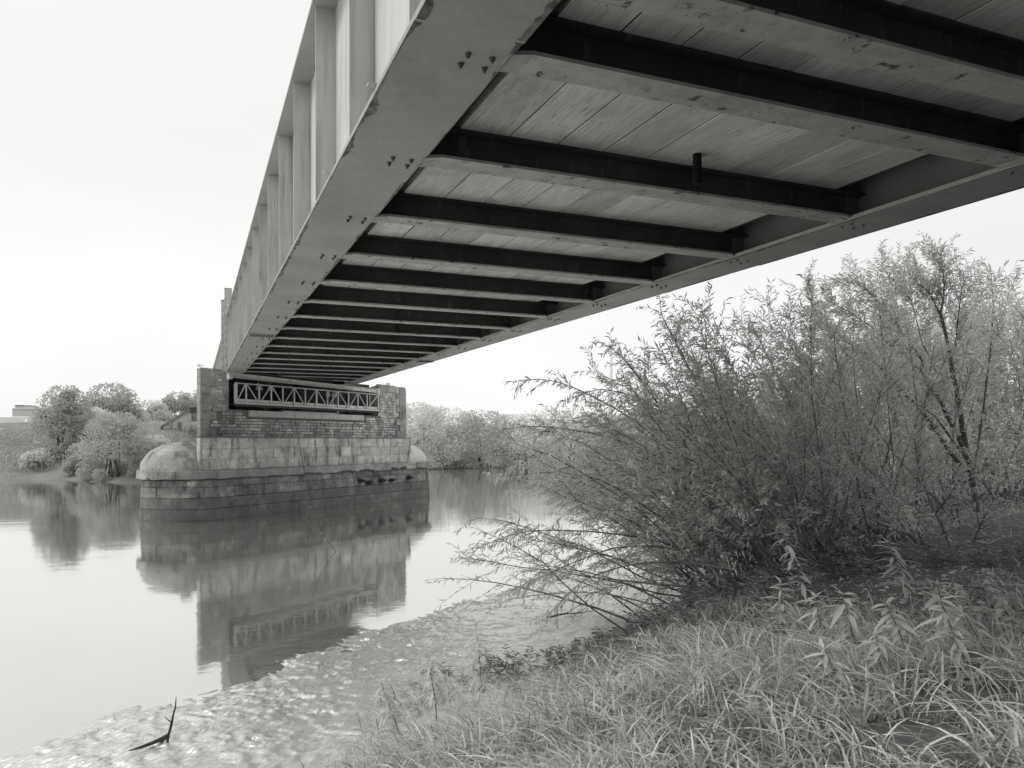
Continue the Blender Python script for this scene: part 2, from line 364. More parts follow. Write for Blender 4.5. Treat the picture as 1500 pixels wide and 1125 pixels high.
S, T = np.meshgrid(sa, ta); X = -4 + S * 0.80 - T * 0.60; Y = 79 + S * 0.60 + T * 0.80
tag(grid_mesh('far_bank', X, Y, far_h(X, Y), M_FARB), 'grassy far river bank with a flood embankment', None, kind='structure')
X, Y = np.meshgrid(np.linspace(-700, 900, 21), np.linspace(-500, 700, 21))
tag(grid_mesh('river', X, Y, 0 * X, M_WATER), 'still pale river water reflecting the pier', None, kind='structure')
tag(grid_mesh('river_bed', *[np.array(a) for a in ([[-700., 900], [-700, 900]], [[-500., -500], [700, 700]], [[-1.2, -1.2], [-1.2, -1.2]])], M_GROUND), 'river bed below the water', None, kind='structure')
# ------------------------------------------------------------------ bridge span
GR = 0.0098
BZ = CAM_Z + 3.0                         # underside of the girders at Y = 0
def sh(p): return (p[0], p[1], p[2] + BZ + GR * p[1])
def skew_y(x): return 41.6 + (x - 1.55) * 0.813      # the deck ends on the skew of the pier
bridge = empty('bridge_span', (5.4, 5.0, BZ), 'grey steel plate girder bridge span overhead with concrete deck and cross beams', 'bridge')
BEAM_Y = [-7.7, -5.25, -2.8, -0.35, 2.12, 4.605] + [5.64 + 0.17 + 2.49 * k for k in range(0, 17)]
bolt_mb = MB(); n = 6
for r, z0, z1 in ((0.030, -0.006, 0), (0.021, -0.026, -0.006), (0.013, -0.042, -0.026)):
    bolt_mb.tube([(0, 0, z0), (0, 0, z1)], r, 6)
V = np.concatenate(bolt_mb.v); bolt_me = mesh_np('bolt', V, [np.concatenate(bolt_mb.q), np.array(bolt_mb.p)]); bolt_me.materials.append(M_BOLT)
def bolt(parent, x, y, z):
    p = sh((x, y, z)); return link('bolt', bolt_me, None, parent, p)
def girder(xc, hw, y0, y1, seams, label, side, parent=bridge, stiff=True, bolts=True, ysp=None):
    """web as the part itself; flanges, stiffeners, bolts as its sub-parts. side=-1: outer face towards -X"""
    mb = MB(); mb.box(xc + side * 0.11, xc - side * 0.02, y0, y1, 0.05, 2.83, sh) if side < 0 else mb.box(xc + 0.02, xc + 0.11, y0, y1, 0.05, 2.83, sh)
    g = mb.build('girder', M_PAINT, parent, origin=sh((xc, y0, 0))); tag(g, label)
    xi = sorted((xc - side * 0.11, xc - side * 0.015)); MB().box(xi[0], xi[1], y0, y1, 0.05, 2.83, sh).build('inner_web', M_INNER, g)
    ed = [y0] + list(seams) + [y1]
    for i, (a, b) in enumerate(zip(ed[:-1], ed[1:])):
        dz = -0.01 if i == 0 and len(ed) > 2 else 0.0
        MB().box(xc - hw, xc + hw, a + 0.004, b - 0.004, dz, 0.045, sh).build('bottom_flange', M_FLANGE, g)
        # corroded, ragged lips of the plate's two edges
        for sx in (-1, 1):
            ys = np.arange(a, b, 0.055); wd = 0.006 + 0.075 * np.clip(fbm(ys * 1.7, ys * 0 + sx + xc, 61, 3) - 0.36, 0, 1) * 2 * (0.5 + fbm(ys * 14, ys * 0 + sx, 71, 2))
            if b - a < 1: continue
            xe = xc + sx * (hw - 0.003); Vv = []
            for yy, ww in zip(ys, wd): Vv += [sh((xe, yy, dz - 0.0025)), sh((xe - sx * ww, yy, dz - 0.0025))]
            i2 = np.arange(len(ys) - 1) * 2
            Q = np.stack([i2, i2 + 1, i2 + 3, i2 + 2], 1)
            MB().add(Vv, quads=Q).build('rust_edge', M_RUST, g)
    MB().box(xc - hw, xc + hw, y0, y1, 2.832, 2.88, sh).build('top_flange', M_FLANGE, g)
    for yb in BEAM_Y:
        if yb < y0 or yb > y1 - 0.3 or abs(yb - 4.605) < .1: continue
        if stiff:
            for sx in (-1, 1):
                xa, xb = xc + sx * 0.112, xc + sx * (hw - 0.055)
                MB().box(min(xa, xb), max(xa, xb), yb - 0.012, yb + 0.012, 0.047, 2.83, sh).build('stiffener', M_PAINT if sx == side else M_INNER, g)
            if side < 0:
                MB().box(xc - hw - 0.06, xc - 0.2, yb + 0.95, yb + 1.03, 0.075, 0.09, sh).build('lug', M_PAINT, g)
        if bolts:
            bx_ = (0.09, 0.295) if side < 0 else (-0.265, -0.05)
            for bxo in bx_:
                for dy in (-0.09, 0.09):
                    if yb < 36: bolt(g, xc + bxo, yb + dy + 0.05, 0.0 if yb > 5.5 else -0.01)
    if ysp:
        MB().box(xc - hw + 0.05, xc + hw - 0.05, ysp - 0.28, ysp + 0.28, -0.016, -0.002, sh).build('splice_plate', M_FLANGE, g)
        for i in range(9):
            for dy in (-0.2, -0.08, 0.08, 0.2): bolt(g, xc - hw + 0.12 + i * (2 * hw - 0.24) / 8, ysp + dy, -0.016)
    return g
gl_ = girder(1.907, 0.432, -9, 41.6, (5.45, 24.3), 'left plate girder with bright stiffened outer web', -1, ysp=24.9)
gr_ = girder(8.855, 0.415, -9, 47.4, (11.0, 30.6), 'right plate girder seen on its inner face', 1, ysp=31.0)
XA, XB = 2.02, 8.74
for k, yb in enumerate(BEAM_Y):
    xa = XA
    if yb > skew_y(2.4) - 0.4: xa = (yb + 0.5 - 41.6) / 0.813 + 1.55
    if xa > XB - 1: continue
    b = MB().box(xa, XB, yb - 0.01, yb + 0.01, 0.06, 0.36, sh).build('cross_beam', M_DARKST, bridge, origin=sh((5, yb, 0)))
    fl = MB(); fl.box(2.50, 8.36, yb - 0.17, yb + 0.17, 0.026, 0.058, sh) if xa < 2.4 else fl.box(xa + 0.3, 8.36, yb - 0.17, yb + 0.17, 0.026, 0.058, sh)
    fl.build('bottom_flange', M_BEAMFL, b)
    # packing pieces that carry the flange on to the girders
    if xa < 2.4: MB().hexa([sh(p) for p in [(2.30, yb - .15, -.006), (2.498, yb - .17, .022), (2.498, yb + .17, .022), (2.30, yb + .15, -.006), (2.30, yb - .15, .03), (2.498, yb - .17, .056), (2.498, yb + .17, .056), (2.30, yb + .15, .03)]]).build('end_plate', M_BEAMFL, b)
    MB().hexa([sh(p) for p in [(8.362, yb - .17, .022), (8.50, yb - .15, -.006), (8.50, yb + .15, -.006), (8.362, yb + .17, .022), (8.362, yb - .17, .056), (8.50, yb - .15, .03), (8.50, yb + .15, .03), (8.362, yb + .17, .056)]]).build('end_plate', M_BEAMFL, b)
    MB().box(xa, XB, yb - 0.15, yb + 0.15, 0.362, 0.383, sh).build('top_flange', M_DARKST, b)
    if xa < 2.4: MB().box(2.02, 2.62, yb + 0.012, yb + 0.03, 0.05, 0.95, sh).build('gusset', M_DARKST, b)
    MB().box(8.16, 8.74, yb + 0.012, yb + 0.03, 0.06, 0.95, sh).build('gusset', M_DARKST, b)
# precast deck planks, each between two cross beams
pan_me = {}
NP = 9; PX0, PX1 = 2.72, 8.18; PW = (PX1 - PX0) / NP
def panel_mesh(L):
    if L not in pan_me:
        w = PW - 0.020; c = 0.004; z0, z1 = 0.0, 0.16
        prof = [(0, z0 + c), (c * .6, z0), (w - c * .6, z0), (w, z0 + c), (w, z1), (0, z1)]
        V = [(x - w / 2, y, z) for y in (-L / 2, L / 2) for x, z in prof]; q = [[i, (i + 1) % 6, 6 + (i + 1) % 6, 6 + i] for i in range(6)]
        mb = MB().add(V, quads=q, polys=[[5, 4, 3, 2, 1, 0], [6, 7, 8, 9, 10, 11]])
        pan_me[L] = mesh_np('deck_panel', np.concatenate(mb.v), [np.concatenate(mb.q), np.array(mb.p)]); pan_me[L].materials.append(M_SOFFIT)
    return pan_me[L]
for k, yb in enumerate(BEAM_Y[:-1]):
    for i in range(NP):
        x = PX0 + PW * (i + 0.5); pl_ = round(BEAM_Y[k + 1] - yb - .006, 3); ym = (yb + BEAM_Y[k + 1]) / 2
        if ym > skew_y(x) - 0.6: continue
        o = link('deck_panel', panel_mesh(pl_), None, bridge, sh((x, ym, 0.386 + rng.uniform(-0.004, 0.004))))
        o.rotation_euler = (math.atan(GR), rng.normal(0, 0.002), 0)
V = [sh((x, y, z)) for z in (0.60, 0.85) for x, y in ((2.02, -9), (8.74, -9), (8.74, skew_y(8.7) + .7), (2.02, skew_y(2.02) + .7))]
MB().hexa(V).build('deck_slab', M_DCONC, bridge)
for x, y in ((5.62, 7.78), (5.62, 22.75), (5.62, 37.5)):
    MB().tube([sh((x, y, 0.02)), sh((x, y, 0.5))], 0.055, 10).build('drain_pipe', M_BLACK, bridge)
for i in range(1, NP):
    x = PX0 + PW * i; MB().box(x - .0095, x + .0095, -9, skew_y(x) - .7, 0.396, 0.50, sh).build('joint_filler', M_BLACK, bridge)
# inner kerb plates that close the deck's sides
MB().box(2.66, 2.70, -9, 41.0, 0.39, 0.60, sh).build('edge_plate', M_DARKST, bridge)
MB().box(8.20, 8.24, -9, 45.0, 0.39, 0.60, sh).build('edge_plate', M_DARKST, bridge)
# ------------------------------------------------------------------ second span beyond the pier
span2 = empty('far_bridge_span', (5, 45, BZ), 'second grey girder span running on beyond the stone pier', 'bridge')
for xc, y0, lab in ((1.907, 43.4, None), (8.855, 49.0, None)):
    mb = MB(); mb.box(xc - 0.11, xc + 0.11, y0, 94.5, 0.05, 2.62, sh); g = mb.build('girder', M_PAINT, span2, origin=sh((xc, y0, 0)))
    MB().box(xc - .43, xc + .43, y0, 94.5, 0, 0.045, sh).build('bottom_flange', M_FLANGE, g)
    MB().box(xc - .43, xc + .43, y0, 94.5, 2.622, 2.67, sh).build('top_flange', M_PAINT, g)
    for yb in np.arange(y0 + 1.2, 88, 2.49):
        for sx in (-1, 1):
            xa, xb = xc + sx * .112, xc + sx * .38
            MB().box(min(xa, xb), max(xa, xb), yb - .012, yb + .012, .047, 2.62, sh).build('stiffener', M_PAINT, g)
V = [sh((x, y, z)) for z in (0.35, 0.75) for x, y in ((2.02, 42.75), (8.74, 48.2), (8.74, 94.5), (2.02, 94.5))]
MB().hexa(V).build('deck_slab', M_DCONC, span2)
for yb in np.arange(51, 88, 2.49): MB().box(2.02, 8.74, yb - .15, yb + .15, .05, .345, sh).build('cross_beam', M_DARKST, span2)
# end posts standing at the joint of the two spans
def end_post(x0, x1, y0, y1, ztop, label):
    e = empty('end_post', ((x0 + x1) / 2, y0, BZ + 0.4), label, 'post', 'steel posts at the girder joint')
    zb = BZ + GR * y0 + 0.1
    MB().box(x0, x1, y0, y0 + 0.03, zb, ztop).build('face_plate', M_PAINT, e)
    MB().box((x0 + x1) / 2 - .015, (x0 + x1) / 2 + .015, y0 + 0.032, y1, zb, ztop - .05).build('rib', M_PAINT, e)
    MB().box(x0, x1, y0 - 0.02, y1 + 0.05, ztop + 0.002, ztop + 0.03).build('cap', M_PAINT, e)
    for z in np.arange(zb + 0.3, ztop - 0.2, 0.42):
        for xx in (x0 + .06, x1 - .06):
            o = link('bolt', bolt_me, None, e, (xx, y0, z)); o.rotation_euler = (R_(-90), 0, 0)
end_post(1.40, 1.76, 41.7, 42.1, 11.55, 'taller steel post at the far end of the near girder')
end_post(1.28, 1.62, 42.9, 43.3, 11.15, 'shorter bolted steel post behind the taller post at the girder joint')
# ------------------------------------------------------------------ pier
PA = np.array([0.77589, 0.63087]); PN = np.array([-0.63087, 0.77589]); PE = np.array([1.5454, 41.9339]); SE = 27.654
def pt(s, t, z):
    q = PE + PA * (s - SE) + PN * t; return np.array([q[0], q[1], z])
pier = empty('bridge_pier', pt(34.4, 1.0, 0), 'old sandstone river pier with rounded domed ends and two block towers', 'pier')
TC = 1.05
def outline(hw, a, s0=26.25, s1=43.2, n=20):
    """rounded plan: front straight, right end, back, left end; returns points (s,t) and outward normals"""
    pts = []
    pts += [(s, TC - hw) for s in np.linspace(s0, s1, 18)[:-1]]
    for th in np.linspace(-math.pi / 2, math.pi / 2, n)[:-1]: pts.append((s1 + a * math.cos(th), TC + hw * math.sin(th)))
    pts += [(s, TC + hw) for s in np.linspace(s1, s0, 18)[:-1]]
    for th in np.linspace(math.pi / 2, math.pi * 1.5, n)[:-1]: pts.append((s0 + a * math.cos(th), TC + hw * math.sin(th)))
    P = np.array(pts); L = np.concatenate([[0], np.cumsum(np.linalg.norm(np.diff(np.vstack([P, P[:1]]), axis=0), axis=1))])
    return np.vstack([P, P[:1]]), L
def ring_core(name, hw, a, z0, z1, mat):
    P, L = outline(hw, a); P = P[:-1]; m = len(P)
    V = [pt(s, t, z) for z in (z0, z1) for s, t in P]
    Q = [[i, (i + 1) % m, m + (i + 1) % m, m + i] for i in range(m)]
    MB().add(V, quads=Q, polys=[list(range(m))[::-1], [m + i for i in range(m)]]).build(name, mat, pier)
def course(name, hw, a, z0, z1, mat, lo, hi, depth=0.35, gap=0.008, jit=0.012, rough=0.0, ragged=0.0):
    P, L = outline(hw, a); tot = L[-1]; p = rng.uniform(0, 0.5)
    cuts = []; x = -p
    while x < tot - p - lo * 0.5: cuts.append(x); x += rng.uniform(lo, hi)
    cuts.append(tot - p)
    def ev(l):
        l = l % tot; return np.array([np.interp(l, L, P[:, 0]), np.interp(l, L, P[:, 1])])
    def nrm(l):
        d = ev(l + 0.05) - ev(l - 0.05); d /= np.linalg.norm(d); return np.array([d[1], -d[0]])
    for b0, b1 in zip(cuts[:-1], cuts[1:]):
        b0 += gap / 2; b1 -= gap / 2; ns = max(2, int((b1 - b0) / (0.12 if ragged else 0.3)) + 1); rg = rng.uniform(0, 1) ** 2 * ragged; ls = np.linspace(b0, b1, ns)
        pr = rng.uniform(-jit, jit); c = 0.028; V = []
        zz0, zz1 = z0 + gap / 2, z1 - gap / 2
        for l in ls:
            q = ev(l); nn_ = nrm(l); r = rng.normal(0, rough) if rough else 0; bk = rg * (.3 + 1.4 * float(vnoise(np.array([l * 3.0]), np.array([z0]), 66)[0])) if ragged else 0
            for off, z in ((-depth, zz0), (pr - c - bk * .4, zz0 + bk), (pr + r, zz0 + c + bk), (pr + r * .7, zz1 - c), (pr - c, zz1), (-depth, zz1)):
                w = q + nn_ * off; V.append(pt(w[0], w[1], z))
        Q = [[6 * i + j, 6 * (i + 1) + j, 6 * (i + 1) + (j + 1) % 6, 6 * i + (j + 1) % 6] for i in range(ns - 1) for j in range(6)]
        MB().add(V, quads=Q, polys=[[0, 1, 2, 3, 4, 5], [6 * (ns - 1) + j for j in (5, 4, 3, 2, 1, 0)]]).build('stone', mat, pier, origin=V[2])
ring_core('core', 2.13, 2.13, -1.2, 2.38, M_MORTAR)
course('stone', 2.33, 2.33, -0.55, -0.02, M_BASE, 2.6, 3.4)
course('stone', 2.31, 2.31, -0.02, 0.55, M_BASE, 1.15, 1.75)
course('stone', 2.265, 2.265, 0.55, 1.08, M_BASE, 1.15, 1.75)
course('stone', 2.22, 2.22, 1.08, 1.60, M_MOSSY, 0.95, 1.6, jit=0.02, rough=0.008)
course('stone', 2.19, 2.19, 1.60, 1.95, M_MOSSY, 0.9, 1.7, jit=0.03, rough=0.012)
course('stone', 2.40, 2.45, 1.95, 2.40, M_LEDGE, 1.1, 2.0, depth=0.8, jit=0.02, rough=0.008, ragged=0.13)
# domed caps over the rounded ends
def dome(sc, a, b, h, sgn, label, pw=.8):
    nu, nv = 26, 12; V = []
    for j in range(nv + 1):
        ph = math.pi / 2 * j / nv
        for i in range(nu + 1):
            th = -math.pi / 2 + math.pi * i / nu
            r = math.cos(ph) ** 0.9; s = sc + sgn * a * r * max(0, math.cos(th)) ** pw; t = TC + b * r * math.copysign(abs(math.sin(th)) ** pw, math.sin(th)); z = 2.385 + h * math.sin(ph) ** 0.95
            k = 0.035 * (float(fbm(np.array([i * .5]), np.array([j * .6]), 77, 3)[0]) - .5) * 2
            V.append(pt(s + sgn * k, t, z + k * .6))
    Q = [[j * (nu + 1) + i, j * (nu + 1) + i + 1, (j + 1) * (nu + 1) + i + 1, (j + 1) * (nu + 1) + i] for j in range(nv) for i in range(nu)]
    if sgn > 0: pass
    else: Q = [q[::-1] for q in Q]
    tag(MB().add(V, quads=Q).build('dome_cap', M_DOME if sgn < 0 else M_DOME2, pier, smooth=True), label)
dome(26.1, 2.12, 1.87, 1.40, -1, 'weathered domed cap on the upstream end')
dome(42.2, 3.15, 1.87, 1.36, 1, 'pale domed cap on the far end', .68)
def prism(name, s0, s1, t0, dy, z0, z1, mat, par=pier):
    """parallelogram block, sides running along the bridge"""
    k = dy * PN[1]; ds = dy * PA[1]
    V = [pt(s, t, z) for z in (z0, z1) for s, t in ((s0, t0), (s1, t0), (s1 + ds, t0 + k), (s0 + ds, t0 + k))]
    return MB().hexa(V).build(name, mat, par)
# plinth of ashlar on the ledge
prism('plinth_core', 25.32, 42.28, -0.80, 4.0, 2.39, 4.0, M_MORTAR)
def blocks(rows, s0, s1, tf, mat, lo, hi, proud=0.03, jit=0.012, name='stone', gap=0.007):
    for z0, z1 in rows:
        x = s0
        while x < s1 - 0.05:
            e = min(s1, x + rng.uniform(lo, hi))
            if s1 - e < lo * 0.5: e = s1
            t = tf - proud + rng.uniform(-jit, jit); c = 0.012
            a0, a1, b0, b1 = x + gap / 2, e - gap / 2, z0 + gap / 2, z1 - gap / 2
            V = [pt(a0, tf + .2, b0), pt(a1, tf + .2, b0), pt(a1, tf + .2, b1), pt(a0, tf + .2, b1), pt(a0, t + c, b0), pt(a1, t + c, b0), pt(a1, t + c, b1), pt(a0, t + c, b1),
                 pt(a0 + c, t, b0 + c), pt(a1 - c, t, b0 + c), pt(a1 - c, t, b1 - c), pt(a0 + c, t, b1 - c)]
            MB().add(V, quads=[[0, 3, 2, 1], [0, 1, 5, 4], [1, 2, 6, 5], [2, 3, 7, 6], [3, 0, 4, 7], [4, 5, 9, 8], [5, 6, 10, 9], [6, 7, 11, 10], [7, 4, 8, 11], [8, 9, 10, 11]]).build(name, mat, pier, origin=V[8])
            x = e
blocks(((2.40, 2.92), (2.92, 3.44), (3.44, 3.96)), 25.30, 42.30, -0.80, M_ASHLAR, 0.9, 1.6)
prism('plinth_cap', 25.28, 42.32, -0.85, 4.1, 3.965, 4.03, M_LEDGE)
# pale end faces of the plinth and towers
prism('wall_core', 25.98, 42.83, 0.02, 3.0, 4.032, 5.43, M_MORTAR)
prism('tower_core', 26.0, 27.76, 0.02, 3.0, 5.432, 7.44, M_ASHLAR)
prism('tower_core', 39.89, 42.81, 0.02, 3.0, 5.432, 7.46, M_ASHLAR)
# quoins
zq = 4.035; i = 0
while zq < 7.3:
    h = 0.42; w = 0.62 if i % 2 else 0.98
    blocks(((zq, min(zq + h, 7.47)),), 25.96, 25.96 + w, 0.0, M_QUOIN, 9, 9.1, proud=0.045)
    w2 = 0.70 if i % 2 else 1.05
    blocks(((zq, min(zq + h, 7.50)),), 42.85 - w2, 42.85, 0.0, M_QUOIN, 9, 9.1, proud=0.045)
    zq += h; i += 1
blocks(((7.0, 7.5),), 39.9, 41.6, 0.0, M_QUOIN, 9, 9.1, proud=0.03)
# coursed rubble: hundreds of small stones, joined
def rubble():
    Vs, Qs, tone = [], [], []; n = 0
    def inside(s, z):
        if z > 7.4: return False
        qi = int((z - 4.035) / 0.42); wl = 0.62 if qi % 2 else 0.98; wr = 0.70 if qi % 2 else 1.05
        if s < 25.98 + wl or s > 42.83 - wr: return False
        if 27.72 < s < 39.9 and z > 5.38: return False
        if 29.0 < s < 38.4 and z > 5.06: return False
        if 39.9 < s < 41.62 and z > 6.98: return False
        return True
    z = 4.04
    while z < 7.42:
        h = rng.uniform(0.13, 0.22); s = 26.0 + rng.uniform(0, .2)
        while s < 42.8:
            l = rng.uniform(0.2, 0.58)
            if inside(s + .03, z + h / 2) and inside(s + l - .03, z + h / 2):
                g = rng.uniform(0.012, 0.024); p = rng.uniform(0.0, 0.06); c = 0.012
                a0, a1, b0, b1 = s, s + l - g, z, z + h - g; jj = lambda: rng.uniform(-.008, .008)
                V = [pt(a0, .05, b0), pt(a1, .05, b0), pt(a1, .05, b1), pt(a0, .05, b1),
                     pt(a0 + c + jj(), -p + jj(), b0 + c + jj()), pt(a1 - c + jj(), -p + jj(), b0 + c + jj()), pt(a1 - c + jj(), -p + jj(), b1 - c + jj()), pt(a0 + c + jj(), -p + jj(), b1 - c + jj())]
                Vs.append(np.array(V)); Qs.append(np.array([[0, 1, 5, 4], [1, 2, 6, 5], [2, 3, 7, 6], [3, 0, 4, 7], [4, 5, 6, 7]]) + n); n += 8
                tone += [np.clip(rng.normal(0.5 + 0.12 * (s > 36), 0.24), 0, 1.2)] * 8
            s += l
        z += h
    me = mesh_np('rubble_masonry', np.concatenate(Vs), np.concatenate(Qs))
    at_ = me.attributes.new('tone', 'FLOAT', 'POINT'); at_.data.foreach_set('value', np.array(tone, np.float32))
    tag(link('rubble_masonry', me, M_RUBBLE, pier), kind='stuff')
rubble()
# concrete bearing beam and shelf
V = [pt(s, t, z) for z in (5.10, 5.42) for s, t in ((29.04, -.09), (38.36, -.09), (38.36, .3), (29.04, .3))]
tag(MB().hexa(V).build('bearing_beam', M_CONC, pier), 'pale concrete beam let into the stonework')
V = [pt(s, t, z) for z in (5.425, 5.50) for s, t in ((31.5, .0), (35.9, .0), (35.9, .5), (31.5, .5))]
MB().hexa(V).build('ledge_slab', M_CONC, pier)
V = [pt(s, t, z) for z in (5.435, 7.6) for s, t in ((28.6, 1.9), (41.3, 1.9), (41.3, 2.25), (28.6, 2.25))]
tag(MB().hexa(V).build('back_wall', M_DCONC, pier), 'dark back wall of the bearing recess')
for s, w in ((29.6, .5), (32.9, .35), (34.4, .7), (37.3, .14), (37.75, .14), (38.9, .6)):
    V = [pt(ss, t, z) for z in (5.435, 7.3) for ss, t in ((s, 1.6), (s + w, 1.6), (s + w, 1.88), (s, 1.88))]
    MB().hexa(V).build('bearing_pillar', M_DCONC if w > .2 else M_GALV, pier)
# ------------------------------------------------------------------ runway beam under the girder ends, with its hanger brackets
run = empty('runway_beam', pt(27.8, -0.5, 7.1), 'light grey steel beam spanning between the pier towers above the gantry', 'steel beam')
A0, A1 = pt(27.32, -0.55, 7.14), pt(39.15, -0.55, 6.99)
d = A1 - A0
MB().bar(A0, A1, 0.03, 0.19).build('web', M_GALV, run)
for dz in (-0.105, 0.105): MB().bar(A0 + [0, 0, dz], A1 + [0, 0, dz], 0.22, 0.018).build('flange', M_GALV, run)
for f in (0.0, 1.0): MB().bar(A0 + d * f + [0, 0, -.22], A0 + d * f + [0, 0, .16], 0.2, 0.2, (PA[0], PA[1], 0)).build('end_bracket', M_GALV, run)
for s in (30.2, 31.0, 35.6, 36.35):
    f = (s - 27.32) / 11.83; c = A0 + d * f; zt = c[2] - 0.115
    V = []
    for z, w in ((zt - 0.42, 0.24), (zt, 0.09)):
        for ss, t in ((-w, -.03), (w, -.03), (w, .03), (-w, .03)): V.append([c[0] + PA[0] * ss + PN[0] * (t + 1.0), c[1] + PA[1] * ss + PN[1] * (t + 1.0), z])
    MB().hexa(V).build('hanger_bracket', M_CONC, run)
    MB().tube([c + [PN[0] * .05, PN[1] * .05, -.14], c + [PN[0] * 1.0, PN[1] * 1.0, -.14]], 0.07, 10).build('roller', M_DARKST, run)
# ------------------------------------------------------------------ inspection gantry
gan = empty('inspection_gantry', pt(28.0, 0, 5.7), 'white lattice railed inspection walkway slung across the pier front', 'walkway')
GS = [28.0 + (x - 132) / (1340 - 132) * 1.0 for x in ()]
px = [132, 220, 330, 432, 530, 627, 720, 815, 908, 997, 1085, 1165, 1243, 1338]
def s_of(xp):      # spacing along the pier of the posts
    u = (320 + xp / 5.769 - 750) / FPX; dd = Fv[:2] + u * Rv[:2]
    k = (PE @ PN) / (dd @ PN); return float((dd * k) @ PA)
GS = [s_of(x) for x in px]
def gtruss(t, mat, thin, top=6.80):
    MB().bar(pt(GS[0] - .06, t, top), pt(GS[-1] + .06, t, top), 0.055 * thin, 0.055).build('top_rail', mat, gan)
    MB().bar(pt(GS[0] - .06, t, 5.78), pt(GS[-1] + .06, t, 5.78), 0.06 * thin, 0.09).build('bottom_rail', mat, gan)
    for i, s in enumerate(GS):
        w = 0.18 if i == 0 and thin == 1 else (0.11 if i == 7 else 0.07) * thin
        MB().box(-w / 2, w / 2, -.03, .03, 5.84, top - .036, lambda p: pt(s + p[0], t + p[1], p[2])).build('post', mat, gan)
    for i in range(13):
        a, b = GS[i] + .07, GS[i + 1] - .07
        z0, z1 = (5.86, top - .05) if i % 2 == 0 else (top - .05, 5.86)
        MB().bar(pt(a, t - .012 if thin == 1 else t, z0), pt(b, t - .012 if thin == 1 else t, z1), 0.042 * thin, 0.042 * thin, (PN[0], PN[1], 0)).build('diagonal', mat, gan)
gtruss(-0.12, M_GALV, 1.0)
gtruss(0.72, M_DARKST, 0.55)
MB().bar(pt(GS[0], -.06, 5.92), pt(GS[-1], -.06, 5.92), 0.02, 0.15).build('toe_board', M_GALV, gan)
MB().bar(pt(GS[0], .3, 5.70), pt(GS[-1], .3, 5.70), 0.95, 0.05).build('floor', M_DARKST, gan)
MB().bar(pt(GS[0] - .06, -.10, 5.665), pt(GS[-1] + .06, -.10, 5.665), 0.10, 0.10).build('bottom_beam', M_DARKST, gan)
for s in (30.5, 36.0, 39.3): MB().bar(pt(s, .3, 5.43), pt(s, .3, 5.67), 0.1, 0.3, (1, 0, 0)).build('bracket', M_DARKST, gan)
# ------------------------------------------------------------------ plants: helpers
def nrm_(v): return v / (np.linalg.norm(v, axis=-1, keepdims=True) + 1e-9)
def leaf_mesh(name, P, D, L, W, fold=0.25, clip=True):
    """lance-shaped leaves, one folded quad pair each: base, side, tip, side"""
    P = np.asarray(P, float); D = nrm_(np.asarray(D, float)); n = len(P)
    if clip:                                                   # nothing grows through the deck
        k = ~((P[:, 0] > 1.2) & (P[:, 0] < 9.5) & (P[:, 1] < 47) & (P[:, 2] > BZ - 0.2)); P, D, L, W = P[k], D[k], L[k], W[k]; n = len(P)
    S_ = nrm_(np.cross(D, rng.normal(size=(n, 3)))); Nn = np.cross(S_, D)
    mid = P + D * (L * 0.45)[:, None]
    tip = P + D * L[:, None] - Nn * (L * 0.12)[:, None]
    V = np.stack([P, mid + S_ * (W / 2)[:, None] + Nn * (W * fold)[:, None], tip, mid - S_ * (W / 2)[:, None] + Nn * (W * fold)[:, None]], 1).reshape(-1, 3)
    i = np.arange(n)[:, None] * 4
    return mesh_np(name, V, [np.concatenate([i + np.array([0, 1, 2]), i + np.array([0, 2, 3])])])
def curve(p, d, L, n=7, grav=0.0, wander=0.12, pull=None):
    p = np.array(p, float); d = np.array(d, float); d /= np.linalg.norm(d); o = [p.copy()]; st = L / (n - 1)
    for i in range(n - 1):
        d = d + rng.normal(0, wander, 3) * 0.6 + np.array([0, 0, -grav * st])
        if pull is not None: d = d + pull * st
        d /= np.linalg.norm(d); p = p + d * st; o.append(p.copy())
    return np.array(o)
def along(pts, u):
    L = np.concatenate([[0], np.cumsum(np.linalg.norm(np.diff(pts, axis=0), axis=1))]); l = u * L[-1]
    i = int(np.clip(np.searchsorted(L, l) - 1, 0, len(pts) - 2)); f = (l - L[i]) / (L[i + 1] - L[i] + 1e-9)
    d = pts[i + 1] - pts[i]; return pts[i] + d * f, d / (np.linalg.norm(d) + 1e-9)
